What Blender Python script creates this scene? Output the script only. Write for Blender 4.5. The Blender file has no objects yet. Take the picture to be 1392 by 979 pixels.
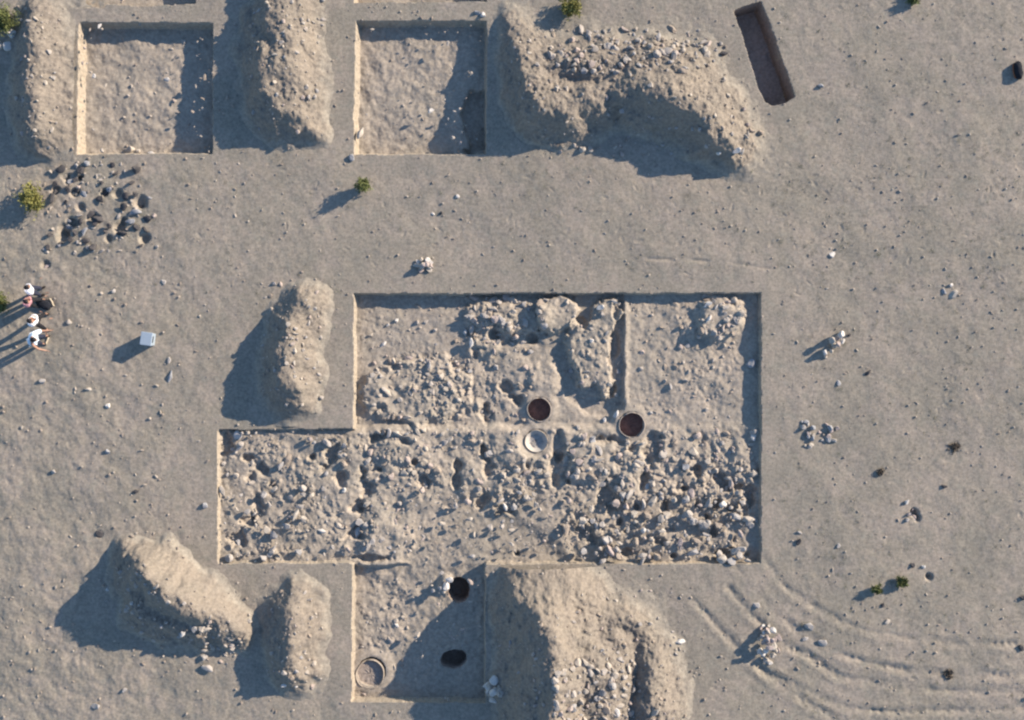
import bpy, bmesh, math, random
import numpy as np
from mathutils import Vector, Matrix

random.seed(7)
RNG = np.random.default_rng(11)
S = 37.0            # photo pixels per metre on the ground
CAM_H = 40.0
sc = bpy.context.scene
COL = sc.collection


def P(px, py, z=0.0):
    """ground point (metres) of a photo pixel for a surface at height z"""
    f = (CAM_H - z) / CAM_H
    return ((px - 696.0) / S * f, (489.5 - py) / S * f)


def PA(pts, z=0.0):
    return np.array([P(a, b, z) for a, b in pts])

# ------------------------------------------------------------------ noise
_LAT = RNG.random((64, 512))


def vnoise(x, y, scale, seed):
    """smooth value noise in -1..1"""
    r = np.random.default_rng(seed)
    n = 256
    L = r.random((n, n)).astype(np.float32) * 2 - 1
    u = x / scale + 37.3 + seed * 0.37
    v = y / scale + 11.9 + seed * 0.71
    iu = np.floor(u).astype(np.int64)
    iv = np.floor(v).astype(np.int64)
    fu = (u - iu).astype(np.float32)
    fv = (v - iv).astype(np.float32)
    fu = fu * fu * fu * (fu * (fu * 6 - 15) + 10)
    fv = fv * fv * fv * (fv * (fv * 6 - 15) + 10)
    a = iu % n
    b = iv % n
    a1 = (iu + 1) % n
    b1 = (iv + 1) % n
    return (L[a, b] * (1 - fu) * (1 - fv) + L[a1, b] * fu * (1 - fv)
            + L[a, b1] * (1 - fu) * fv + L[a1, b1] * fu * fv)


def fbm(x, y, scale, seed, octaves=4, gain=0.5):
    out = 0
    amp = 1.0
    c, s = math.cos(0.6), math.sin(0.6)
    for k in range(octaves):
        out = out + amp * vnoise(x, y, scale, seed + k * 17)
        x, y = x * c - y * s, x * s + y * c
        scale *= 0.5
        amp *= gain
    return out


def cells(x, y, size, seed):
    """half-buried angular stones: 0..1 tilted blocks, one per cell"""
    r = np.random.default_rng(seed)
    n = 128
    jx, jy, hh, rr, an, asp, t1, t2 = r.random((8, n, n))
    u = x / size + 500.0
    v = y / size + 500.0
    iu = np.floor(u).astype(np.int64)
    iv = np.floor(v).astype(np.int64)
    out = np.zeros_like(u)
    for dx in (-1, 0, 1):
        for dy in (-1, 0, 1):
            a, b = (iu + dx) % n, (iv + dy) % n
            px_ = u - (iu + dx) - jx[a, b]
            py_ = v - (iv + dy) - jy[a, b]
            ang = an[a, b] * 6.283
            ca, sa = np.cos(ang), np.sin(ang)
            p = px_ * ca + py_ * sa
            q = -px_ * sa + py_ * ca
            rad = 0.22 + 0.42 * rr[a, b] ** 1.5
            ra, rb = rad, rad * (0.55 + 0.45 * asp[a, b])
            d = np.maximum(np.maximum(np.abs(p) / ra, np.abs(q + 0.15 * p) / rb), (np.abs(p) / ra + np.abs(q) / rb) * 0.72)
            top = hh[a, b] * (0.75 + 0.5 * ((t1[a, b] - 0.5) * p + (t2[a, b] - 0.5) * q) / rad)
            out = np.maximum(out, np.clip((1 - d) * 3.2, 0, 1) * np.clip(top, 0, 1))
    return out


def sstep(a, b, t):
    t = np.clip((t - a) / (b - a), 0, 1)
    return t * t * (3 - 2 * t)


def poly_sd(x, y, pts):
    """signed distance to a polygon, positive inside"""
    pts = np.asarray(pts)
    d2 = np.full(x.shape, 1e18)
    inside = np.zeros(x.shape, bool)
    n = len(pts)
    for i in range(n):
        ax, ay = pts[i]
        bx, by = pts[(i + 1) % n]
        ex, ey = bx - ax, by - ay
        t = np.clip(((x - ax) * ex + (y - ay) * ey) / (ex * ex + ey * ey), 0, 1)
        d2 = np.minimum(d2, (x - ax - t * ex) ** 2 + (y - ay - t * ey) ** 2)
        if ay != by:
            cond = ((ay > y) != (by > y)) & (x < (bx - ax) * (y - ay) / (by - ay) + ax)
            inside ^= cond
    d = np.sqrt(d2)
    return np.where(inside, d, -d)


def line_d(x, y, pts):
    """distance to a polyline"""
    d2 = np.full(x.shape, 1e18)
    for i in range(len(pts) - 1):
        ax, ay = pts[i]
        bx, by = pts[i + 1]
        ex, ey = bx - ax, by - ay
        t = np.clip(((x - ax) * ex + (y - ay) * ey) / (ex * ex + ey * ey + 1e-9), 0, 1)
        d2 = np.minimum(d2, (x - ax - t * ex) ** 2 + (y - ay - t * ey) ** 2)
    return np.sqrt(d2)


# ------------------------------------------------------------------ materials
def new_mat(name):
    m = bpy.data.materials.new(name)
    m.use_nodes = True
    nt = m.node_tree
    b = nt.nodes['Principled BSDF']
    b.inputs['Roughness'].default_value = 0.95
    b.inputs['Specular IOR Level'].default_value = 0.15
    return m, nt, b


def N(nt, t, **kw):
    n = nt.nodes.new(t)
    for k, v in kw.items():
        if k.startswith('_'):
            setattr(n, k[1:], v)
        else:
            n.inputs[k].default_value = v
    return n


def mix(nt, fac, a, b, mode='MIX'):
    n = nt.nodes.new('ShaderNodeMix')
    n.data_type = 'RGBA'
    n.blend_type = mode
    for idx, val in ((0, fac), (6, a), (7, b)):
        if hasattr(val, 'is_linked') or hasattr(val, 'links'):
            nt.links.new(val, n.inputs[idx])
        else:
            n.inputs[idx].default_value = val if idx == 0 else (*val, 1)
    return n.outputs[2]


def ramp(nt, src, a, b, va=0.0, vb=1.0):
    r = nt.nodes.new('ShaderNodeMapRange')
    r.inputs['From Min'].default_value = a
    r.inputs['From Max'].default_value = b
    r.inputs['To Min'].default_value = va
    r.inputs['To Max'].default_value = vb
    r.interpolation_type = 'SMOOTHSTEP'
    nt.links.new(src, r.inputs['Value'])
    return r.outputs['Result']


def noise(nt, co, scale, detail=4, rough=0.6):
    n = N(nt, 'ShaderNodeTexNoise', Scale=scale, Detail=detail, Roughness=rough)
    nt.links.new(co, n.inputs['Vector'])
    return n.outputs['Fac']


def soil(name, c1, c2, c3, speck, bump=0.35, speck_amt=0.55, big=0.22, toe=None, alt=None):
    """mottled dry earth: two broad tints, a third in patches, fine dark grit"""
    m, nt, b = new_mat(name)
    co = nt.nodes.new('ShaderNodeNewGeometry').outputs['Position']
    f1 = ramp(nt, noise(nt, co, big, 6, 0.66), 0.38, 0.60)
    f2 = ramp(nt, noise(nt, co, 1.15, 5, 0.65), 0.42, 0.68)
    f3 = ramp(nt, noise(nt, co, 5.0, 5, 0.7), 0.56, 0.68)
    f4 = ramp(nt, noise(nt, co, 17.0, 3, 0.6), 0.60, 0.70)
    f5 = ramp(nt, noise(nt, co, 9.0, 3, 0.6), 0.30, 0.70, 0.84, 1.16)
    col = mix(nt, f1, c1, c2)
    fa = N(nt, 'ShaderNodeMath', _operation='MULTIPLY')
    nt.links.new(f2, fa.inputs[0]); fa.inputs[1].default_value = 0.55
    col = mix(nt, fa.outputs[0], col, c3)
    fb = N(nt, 'ShaderNodeMath', _operation='MULTIPLY')
    nt.links.new(f4, fb.inputs[0]); fb.inputs[1].default_value = speck_amt
    col = mix(nt, fb.outputs[0], col, speck)
    fc = N(nt, 'ShaderNodeMath', _operation='MULTIPLY')
    nt.links.new(f3, fc.inputs[0]); fc.inputs[1].default_value = 0.25
    col = mix(nt, fc.outputs[0], col, speck)
    if alt:                                  # two further tints mottled in irregular patches
        g1 = ramp(nt, noise(nt, co, 0.62, 5, 0.7), 0.46, 0.62, 0.0, 0.75)
        col = mix(nt, g1, col, alt[0])
        g2 = ramp(nt, noise(nt, co, 2.1, 5, 0.72), 0.52, 0.66, 0.0, 0.7)
        col = mix(nt, g2, col, alt[1])
    if toe:                                  # the spoil thins out over the ground at its foot
        sep = nt.nodes.new('ShaderNodeSeparateXYZ')
        nt.links.new(co, sep.inputs[0])
        ad = N(nt, 'ShaderNodeMath', _operation='ADD')
        nt.links.new(sep.outputs['Z'], ad.inputs[0])
        nt.links.new(ramp(nt, noise(nt, co, 3.0, 4, 0.6), 0.2, 0.8, -0.12, 0.12), ad.inputs[1])
        col = mix(nt, ramp(nt, ad.outputs[0], 0.02, 0.26), toe, col)
    sc_ = nt.nodes.new('ShaderNodeVectorMath'); sc_.operation = 'SCALE'
    nt.links.new(col, sc_.inputs[0]); nt.links.new(f5, sc_.inputs['Scale'])
    nt.links.new(sc_.outputs[0], b.inputs['Base Color'])
    bp = N(nt, 'ShaderNodeBump', Strength=bump, Distance=0.03)
    nt.links.new(noise(nt, co, 22.0, 4, 0.7), bp.inputs['Height'])
    nt.links.new(bp.outputs[0], b.inputs['Normal'])
    return m


def plain(name, c, var=0.12, scale=20.0, rough=0.9, bump=0.0, spec=0.2):
    m, nt, b = new_mat(name)
    co = nt.nodes.new('ShaderNodeTexCoord').outputs['Object']
    f = ramp(nt, noise(nt, co, scale, 4, 0.6), 0.3, 0.7)
    nt.links.new(mix(nt, f, tuple(v * (1 - var) for v in c), tuple(min(1, v * (1 + var)) for v in c)),
                 b.inputs['Base Color'])
    b.inputs['Roughness'].default_value = rough
    b.inputs['Specular IOR Level'].default_value = spec
    if bump:
        bp = N(nt, 'ShaderNodeBump', Strength=bump, Distance=0.02)
        nt.links.new(noise(nt, co, scale * 1.7, 4, 0.65), bp.inputs['Height'])
        nt.links.new(bp.outputs[0], b.inputs['Normal'])
    return m


def island_stone(name, cols):
    """loose rubble: a stone colour per piece"""
    m, nt, b = new_mat(name)
    g = nt.nodes.new('ShaderNodeNewGeometry')
    r = nt.nodes.new('ShaderNodeValToRGB')
    r.color_ramp.interpolation = 'CONSTANT'
    el = r.color_ramp.elements
    while len(el) < len(cols):
        el.new(0.5)
    for i, c in enumerate(cols):
        el[i].position = i / len(cols)
        el[i].color = (*c, 1)
    nt.links.new(g.outputs['Random Per Island'], r.inputs['Fac'])
    f = ramp(nt, noise(nt, g.outputs['Position'], 14.0, 4, 0.65), 0.3, 0.7)
    dusty = mix(nt, f, r.outputs['Color'], (0.36, 0.30, 0.235))
    nt.links.new(mix(nt, 0.4, dusty, r.outputs['Color']), b.inputs['Base Color'])
    bp = N(nt, 'ShaderNodeBump', Strength=0.4, Distance=0.02)
    nt.links.new(noise(nt, g.outputs['Position'], 28.0, 4, 0.65), bp.inputs['Height'])
    nt.links.new(bp.outputs[0], b.inputs['Normal'])
    return m


M = {}
M['ground'] = soil('dry_earth', (0.303, 0.261, 0.210), (0.268, 0.236, 0.187), (0.228, 0.209, 0.171), (0.13, 0.118, 0.098), 0.5, 0.7, alt=((0.318, 0.270, 0.220), (0.246, 0.228, 0.186)))
M['floor'] = soil('trench_floor_earth', (0.326, 0.281, 0.225), (0.342, 0.292, 0.236), (0.28, 0.25, 0.203), (0.19, 0.168, 0.15), 0.4, 0.4)
M['floor_dark'] = soil('pit_floor_earth', (0.33, 0.28, 0.245), (0.35, 0.295, 0.255), (0.29, 0.255, 0.225), (0.2, 0.17, 0.15), 0.3, 0.4)
M['wall'] = soil('trench_section_earth', (0.34, 0.285, 0.215), (0.32, 0.272, 0.212), (0.28, 0.245, 0.195), (0.2, 0.17, 0.14), 0.4, 0.4)
M['wall_dark'] = soil('pit_section_earth', (0.27, 0.215, 0.175), (0.28, 0.22, 0.18), (0.24, 0.20, 0.165), (0.16, 0.13, 0.11), 0.4, 0.4)
M['spoil'] = soil('spoil_earth', (0.242, 0.205, 0.163), (0.222, 0.190, 0.155), (0.205, 0.180, 0.146), (0.12, 0.107, 0.088), 0.6, 0.55, 0.5,
                  toe=(0.278, 0.246, 0.199))
STONE_COLS = {'pale cream': (0.40, 0.355, 0.30), 'pinkish': (0.37, 0.305, 0.275), 'grey': (0.34, 0.315, 0.29),
              'brownish': (0.285, 0.235, 0.19), 'blue-grey': (0.28, 0.28, 0.285), 'dark': (0.082, 0.076, 0.075),
              'whitish': (0.54, 0.505, 0.46)}
for k, c in STONE_COLS.items():
    M['stone_' + k] = plain('stone_' + k.replace(' ', '_').replace('-', '_'), c, 0.14, 6.0, 0.92, 0.5, 0.15)
M['rubble'] = island_stone('rubble_stone', [STONE_COLS[k] for k in ('pale cream', 'grey', 'pinkish', 'grey', 'brownish', 'pale cream', 'blue-grey', 'grey')])
M['gravel'] = island_stone('gravel_stone', [(0.34, 0.29, 0.24), (0.25, 0.21, 0.18), (0.38, 0.33, 0.28), (0.20, 0.17, 0.15), (0.29, 0.26, 0.23), (0.42, 0.37, 0.31)])
M['clay_pale'] = plain('pale_clay', (0.43, 0.395, 0.345), 0.08, 9.0, 0.9, 0.2)
M['clay'] = plain('fired_clay', (0.35, 0.305, 0.26), 0.12, 9.0, 0.9, 0.3)
M['clay_dark'] = plain('brown_clay', (0.21, 0.13, 0.105), 0.2, 9.0, 0.95, 0.3)  # dark reddish-brown lower inner wall of the deep jars
M['fill'] = soil('jar_fill', (0.30, 0.25, 0.21), (0.33, 0.275, 0.23), (0.27, 0.24, 0.21), (0.2, 0.17, 0.15))
M['fill_pale'] = soil('pale_jar_fill', (0.39, 0.36, 0.325), (0.41, 0.375, 0.335), (0.36, 0.335, 0.30), (0.30, 0.27, 0.24))
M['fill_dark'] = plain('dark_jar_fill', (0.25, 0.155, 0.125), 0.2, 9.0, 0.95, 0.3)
M['leaf_yellow'] = plain('yellow_green_leaf', (0.20, 0.19, 0.06), 0.35, 6.0, 0.75)
M['leaf_green'] = plain('green_leaf', (0.125, 0.14, 0.05), 0.35, 6.0, 0.75)
M['twig'] = plain('dry_twig', (0.19, 0.155, 0.118), 0.2)
M['straw'] = plain('dry_straw', (0.155, 0.155, 0.105), 0.3, 3.0)
M['box'] = plain('pale_blue_plastic', (0.30, 0.36, 0.41), 0.03, 8.0, 0.55, 0, 0.4)
M['box_lid'] = plain('pale_grey_plastic', (0.29, 0.35, 0.41), 0.03, 8.0, 0.5, 0, 0.4)
M['dark_plastic'] = plain('dark_plastic', (0.05, 0.055, 0.06), 0.1, 8.0, 0.6)
M['skin'] = plain('skin', (0.36, 0.21, 0.145), 0.06, 10.0, 0.6)
M['hair'] = plain('black_hair', (0.012, 0.012, 0.016), 0.2, 40.0, 0.6)
M['white_cloth'] = plain('white_cotton', (0.78, 0.78, 0.80), 0.04, 9.0, 0.9)
M['bluewhite_cloth'] = plain('pale_blue_cotton', (0.62, 0.71, 0.79), 0.05, 9.0, 0.9)
M['pink_cloth'] = plain('dusty_pink_cotton', (0.42, 0.22, 0.25), 0.12, 9.0, 0.9)
M['dark_cloth'] = plain('black_trouser_cloth', (0.018, 0.018, 0.022), 0.15, 9.0, 0.9)
M['navy_cloth'] = plain('navy_trouser_cloth', (0.026, 0.030, 0.05), 0.15, 9.0, 0.9)
M['shoe'] = plain('dark_shoe_leather', (0.035, 0.03, 0.028), 0.15, 12.0, 0.6)
M['eye'] = plain('dark_eye', (0.02, 0.015, 0.012), 0.1, 10.0, 0.3)
M['bag'] = plain('black_canvas', (0.016, 0.018, 0.024), 0.2, 14.0, 0.9, 0.3)
M['strap'] = plain('rust_brown_webbing', (0.26, 0.10, 0.05), 0.15, 14.0, 0.85)
M['wood'] = plain('pale_bare_wood', (0.52, 0.44, 0.32), 0.12, 14.0, 0.8)

# ------------------------------------------------------------------ object helpers


def link(name, me, mat=None, parent=None):
    o = bpy.data.objects.new(name, me)
    COL.objects.link(o)
    if mat is not None and me is not None and len(me.materials) == 0:
        me.materials.append(mat)
    if parent is not None:
        o.parent = parent
    return o


def np_mesh(name, v, f, smooth=True):
    """mesh from arrays; f is (n,k) faces all of k corners"""
    me = bpy.data.meshes.new(name)
    v = np.ascontiguousarray(v, np.float32)
    f = np.ascontiguousarray(f, np.int32)
    n, k = f.shape
    me.vertices.add(len(v))
    me.vertices.foreach_set('co', v.ravel())
    me.loops.add(n * k)
    me.loops.foreach_set('vertex_index', f.ravel())
    me.polygons.add(n)
    me.polygons.foreach_set('loop_start', np.arange(0, n * k, k, dtype=np.int32))
    me.polygons.foreach_set('use_smooth', np.full(n, smooth))
    me.update(calc_edges=True)
    return me


def sub_mesh(name, V, F, mask, smooth=True):
    f = F[mask]
    used, inv = np.unique(f.ravel(), return_inverse=True)
    return np_mesh(name, V[used], inv.reshape(f.shape), smooth)


def bm_mesh(name, bm, smooth=True):
    me = bpy.data.meshes.new(name)
    bm.to_mesh(me)
    bm.free()
    for p in me.polygons:
        p.use_smooth = smooth
    return me


def empty(name, loc, rz=0.0):
    o = bpy.data.objects.new(name, None)
    COL.objects.link(o)
    o.location = loc
    o.rotation_euler = (0, 0, rz)
    o.empty_display_size = 0.2
    return o


def tag(o, label, cat, group=None, kind=None):
    if label:
        o['label'] = label
    if cat:
        o['category'] = cat
    if group:
        o['group'] = group
    if kind:
        o['kind'] = kind
    return o


# ------------------------------------------------------------------ trenches (photo pixel outlines)
T_NW = [(107, 30), (290, 31), (289, 209), (105, 210)]
T_NM = [(483, 28), (662, 28), (661, 210), (481, 210)]
T_MAIN = [(481, 399), (1035, 398), (1035, 766), (660, 767), (660, 955), (478, 954), (479, 766), (296, 766), (296, 584), (481, 583)]
T_PIT = [(998, 13), (1035, 2), (1081, 131), (1068, 139), (1051, 143), (1040, 137), (1033, 124)]
T_TOPA = [(84, -176), (265, -176), (266, 6), (193, 8), (147, 6), (141, 11), (84, 8)]
T_TOPB = [(484, -178), (662, -178), (661, 1), (482, 4)]

FINE = 0.032


def axis(half):
    core = np.arange(-half, half + FINE / 2, FINE)
    ext = [half]
    st = FINE
    while ext[-1] < 420:
        st *= 1.22
        ext.append(ext[-1] + st)
    e = np.array(ext[1:])
    return np.concatenate([-e[::-1], core, e])


AX = axis(19.7)
AY = axis(14.4)
X, Y = np.meshgrid(AX, AY, indexing='ij')
NX, NY = X.shape

# open ground: broad swells, hummocks and grit, rougher to the west and south-west
rough = 0.55 + 0.75 * sstep(-9, -17, X) + 0.35 * sstep(-8, -13, Y) * sstep(2, -8, X)
H = 0.05 * fbm(X, Y, 7.0, 3, 3) + rough * (0.028 * fbm(X, Y, 1.3, 5, 3) + 0.0105 * fbm(X, Y, 0.33, 8, 3, 0.6))
H += 0.010 * cells(X, Y, 0.55, 31) * sstep(0.1, 0.7, vnoise(X, Y, 2.2, 40) + 0.35)
H = np.where((np.abs(X) > 25) | (np.abs(Y) > 20), 0.3 * fbm(X, Y, 40.0, 3, 3) * sstep(22, 60, np.hypot(X, Y)), H)

# tyre tracks, lower right
TRACKS = [
    [(1036, 758), (1070, 799), (1101, 820), (1143, 845), (1180, 857), (1244, 869), (1305, 875), (1400, 875)],
    [(1000, 770), (1027, 802), (1052, 833), (1079, 854), (1116, 875), (1147, 891), (1183, 901), (1232, 912), (1290, 917), (1400, 918)],
    [(1064, 875), (1098, 891), (1143, 920), (1214, 933), (1275, 939), (1400, 942)],
    [(1034, 909), (1076, 930), (1113, 950), (1159, 964), (1195, 968), (1260, 968), (1400, 962)],
    [(940, 812), (975, 850), (1000, 879), (1040, 918), (1090, 950), (1150, 985)],
    [(992, 800), (1018, 833), (1037, 851)],
]
for k, t in enumerate(TRACKS):
    pts = PA(t)
    d = line_d(X + 0.035 * vnoise(X, Y, 0.9, 60 + k), Y + 0.035 * vnoise(X, Y, 0.9, 70 + k), pts)
    fade = np.clip(0.65 + 0.75 * fbm(X, Y, 0.9, 80 + k, 3), 0.12, 1.4)
    lugs = 1 + 0.5 * vnoise(X, Y, 0.13, 85 + k)
    wd = 0.115 + 0.04 * vnoise(X, Y, 1.9, 88 + k)
    H += fade * lugs * (-0.036 * np.exp(-(d / wd) ** 2) + 0.010 * np.exp(-((d - 0.26) / 0.12) ** 2))
# trampled ground: shallow footprints on the paths between the trenches
r_ = np.random.default_rng(99)
for _ in range(650):
    a = r_.uniform(0, 1392)
    b = r_.choice([r_.uniform(215, 400), r_.uniform(0, 979)])
    cx, cy = P(a, b)
    i0, i1 = np.searchsorted(AX, [cx - 0.4, cx + 0.4])
    j0, j1 = np.searchsorted(AY, [cy - 0.4, cy + 0.4])
    if i1 - i0 < 3 or j1 - j0 < 3:
        continue
    t = r_.uniform(0, 6.28)
    dx, dy = X[i0:i1, j0:j1] - cx, Y[i0:i1, j0:j1] - cy
    p, q = dx * math.cos(t) + dy * math.sin(t), -dx * math.sin(t) + dy * math.cos(t)
    e = np.hypot(p / r_.uniform(0.12, 0.2), q / r_.uniform(0.05, 0.09))
    H[i0:i1, j0:j1] += r_.uniform(0.1, 1.0) ** 2 * (-0.017 * (1 - sstep(0.2, 1.1, e)) + 0.005 * np.exp(-((e - 1.25) / 0.25) ** 2))
# long shallow scrape line north of the big trench
d = line_d(X, Y + 0.04 * vnoise(X, Y, 1.2, 95), PA([(880, 352), (930, 353), (985, 357), (1045, 365)]))
H += -0.032 * np.exp(-(d / 0.06) ** 2) * sstep(-0.6, 0.4, vnoise(X, Y, 0.7, 97))
# trodden verge: flatten near trench edges
TRENCHES = {}
for nm, pts in (('nw', T_NW), ('nm', T_NM), ('main', T_MAIN), ('pit', T_PIT), ('topa', T_TOPA), ('topb', T_TOPB)):
    w = 0.020
    TRENCHES[nm] = poly_sd(X + w * fbm(X, Y, 0.6, 120, 4, 0.75), Y + w * fbm(X, Y, 0.6, 130, 4, 0.75), PA(pts))
near = np.maximum.reduce(list(TRENCHES.values()))
H *= 1 - 0.55 * sstep(-0.9, -0.1, near)

# small animal holes and scrapes on the open ground
for px, py, r, dep in ((1263, 784, 6, 0.16), (1243, 697, 7, 0.22), (1247, 704, 5, 0.18), (1299, 607, 5, 0.05), (135, 727, 5, 0.06),
                       (93, 243, 9, 0.16), (101, 262, 8, 0.18), (75, 258, 8, 0.16), (88, 312, 11, 0.2), (97, 303, 10, 0.22), (85, 322, 10, 0.2),
                       (162, 310, 9, 0.22), (168, 300, 6, 0.16), (190, 276, 10, 0.2), (196, 325, 9, 0.18), (160, 263, 8, 0.14), (142, 262, 6, 0.15),
                       (128, 298, 9, 0.16), (110, 282, 8, 0.15), (148, 324, 6, 0.16), (107, 240, 8, 0.2), (62, 360, 7, 0.12)):
    cx, cy = P(px, py)
    rr = r / S
    dd = np.hypot(X - cx, Y - cy) * (1 + 0.25 * vnoise(X, Y, 0.25, 200))
    H -= dep * (1 - sstep(rr * 0.35, rr * 1.1, dd))

# ---- floor of each trench
floor = np.zeros_like(H)


def ell(px, py, rx, ry, wob=0.25, seed=300):
    cx, cy = P(px, py)
    q = np.hypot((X - cx) / (rx / S), (Y - cy) / (ry / S))
    return q + wob * fbm(X, Y, 0.45, seed, 3)


in_nw, in_nm, in_main = TRENCHES['nw'] > -0.3, TRENCHES['nm'] > -0.3, TRENCHES['main'] > -0.3
F = np.zeros_like(H)
F = np.where(in_nw, -0.48 + 0.035 * fbm(X, Y, 1.0, 210, 3) + 0.02 * fbm(X, Y, 0.25, 213, 3), F)
F = np.where(in_nm, -0.48 + 0.03 * fbm(X, Y, 1.0, 220, 3) + 0.02 * fbm(X, Y, 0.22, 223, 3), F)
# deeper sounding in the corner of the north-middle square
q = poly_sd(X, Y, PA([(640, 120), (668, 112), (668, 206), (634, 208), (628, 150)])) + 0.16 * fbm(X, Y, 0.55, 226, 3)
F = np.where(in_nm, F - 0.33 * sstep(-0.06, 0.16, q), F)
F = np.where(TRENCHES['pit'] > -0.3, -1.0 + 0.06 * fbm(X, Y, 0.6, 230, 3), F)
F = np.where((TRENCHES['topa'] > -0.3) | (TRENCHES['topb'] > -0.3), -0.55 + 0.03 * fbm(X, Y, 0.6, 240, 3), F)

# main trench, worked out zone by zone (heights in metres below the turf)
PXc = X * S + 696.0
PYc = 489.5 - Y * S
wob1 = 6 * fbm(X, Y, 0.8, 250, 3)
Z = np.full_like(H, -0.40)
Z = np.where(PXc + 0.3 * wob1 > 849, -0.27, Z)                          # eastern unit, higher
mid = sstep(575, 588, PYc + 0.6 * wob1)
lowlevel = -0.17
Z = Z * (1 - mid) + lowlevel * mid
q = poly_sd(X, Y, PA([(558, 690), (640, 672), (700, 700), (760, 740), (770, 768), (555, 768)])) + 0.05 * fbm(X, Y, 0.5, 255, 2)
Z -= 0.11 * sstep(-0.15, 0.40, q)                                        # level floor, south middle
sq = sstep(768, 774, PYc + 0.5 * wob1)
sq_soft = sstep(740, 800, PYc + wob1)
wx = sstep(548, 562, PXc + 0.6 * wob1)
lowsq = sq * (1 - wx) + sq_soft * wx
Z = Z * (1 - lowsq) + (-0.40) * lowsq
Z = np.where((PXc < 481) & (PYc < 770) & (PYc > 580), np.maximum(Z, -0.22), Z)
# rectangle of bare earth between trench edge and heap reads as the open ground

relief = 0.062 * fbm(X, Y, 0.95, 260, 3) + 0.030 * fbm(X, Y, 0.28, 264, 3)
rub = np.zeros_like(H)                                                   # how stony


def add_rub(poly, amt, soft=0.2):
    global rub
    q_ = poly_sd(X, Y, PA(poly)) + 0.15 * fbm(X, Y, 0.7, 270, 2)
    rub = np.maximum(rub, amt * sstep(-soft, soft, q_))


add_rub([(298, 586), (481, 586), (481, 640), (425, 660), (480, 710), (480, 765), (298, 765)], 0.65)
add_rub([(481, 586), (640, 580), (765, 600), (765, 690), (560, 690), (556, 768), (481, 768)], 0.85)
add_rub([(765, 590), (1032, 585), (1032, 764), (780, 764), (765, 700)], 1.0)
add_rub([(492, 495), (560, 480), (640, 490), (640, 570), (520, 572), (490, 540)], 1.0)
add_rub([(640, 480), (735, 470), (720, 560), (660, 560)], 0.55)
add_rub([(630, 402), (752, 402), (740, 470), (640, 470)], 1.0)
add_rub([(860, 405), (1020, 405), (1000, 560), (870, 560)], 0.35)
add_rub([(485, 790), (655, 790), (655, 900), (485, 950)], 0.35)
patch = sstep(-0.35, 0.45, fbm(X, Y, 1.1, 283, 2))
stones_hf = patch * (0.13 * cells(X, Y, 0.36, 280) + 0.08 * cells(X + 3.3, Y + 1.7, 0.21, 281))
Z += relief * (0.30 + 0.75 * rub) + rub * 0.85 * (stones_hf - 0.05) + 0.010 * fbm(X, Y, 0.16, 268, 2) + 0.035 * cells(X, Y, 0.19, 284) * patch

# raised masses: rubble piles, standing earth, wall stubs
for px, py, rx, ry, dh, e, seed in (
        (566, 531, 76, 42, 0.20, 0.18, 301), (510, 540, 20, 30, 0.06, 0.5, 302),
        (694, 430, 50, 26, 0.26, 0.5, 303), (757, 424, 26, 26, 0.32, 0.14, 304), (650, 425, 14, 22, 0.10, 0.6, 305),
        (655, 470, 22, 14, 0.18, 0.4, 306), (695, 505, 30, 40, 0.10, 0.5, 307), (738, 515, 20, 24, 0.10, 0.3, 312),
        (981, 432, 28, 28, 0.26, 0.35, 308), (948, 448, 18, 10, 0.10, 0.5, 309),
        (805, 628, 36, 26, 0.14, 0.25, 310), (705, 620, 22, 22, 0.10, 0.3, 311), (520, 745, 32, 40, 0.10, 0.3, 313),
        (540, 610, 30, 26, 0.10, 0.4, 314), (860, 640, 16, 40, 0.10, 0.4, 315), (1010, 640, 18, 40, 0.08, 0.4, 316)):
    qq = ell(px, py, rx, ry, 0.2, seed)
    Z += dh * (1 - sstep(1 - e, 1 + e, qq))
plat = poly_sd(X, Y, PA([(783, 434), (797, 438), (812, 412), (826, 405), (843, 412), (846, 428), (836, 448), (834, 470), (826, 490), (832, 520),
                         (822, 542), (806, 528), (792, 528), (782, 500), (772, 470), (768, 456)])) + 0.13 * fbm(X, Y, 0.42, 320, 4, 0.65)
Z += (0.25 + 0.05 * fbm(X, Y, 0.5, 321, 3) + 0.06 * cells(X, Y, 0.24, 322)) * sstep(-0.05, 0.09, plat)
edge = np.exp(-((PXc + 0.25 * wob1 - 851) / 4.0) ** 2) * sstep(404, 416, PYc) * sstep(562, 545, PYc)
Z += 0.07 * edge
tro = poly_sd(X, Y, PA([(752, 474), (772, 456), (786, 440), (770, 470), (782, 505), (795, 535), (850, 545), (850, 572), (800, 566), (770, 540), (757, 505)]))
Z -= 0.10 * sstep(-0.10, 0.15, tro + 0.05 * fbm(X, Y, 0.4, 325, 2))
for px, py, rx, ry in ((838, 425, 7, 16), (836, 468, 8, 24), (833, 530, 7, 12), (790, 436, 8, 7)):
    Z -= 0.16 * (1 - sstep(0.5, 1.1, ell(px, py, rx, ry, 0.2, 330)))

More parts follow.
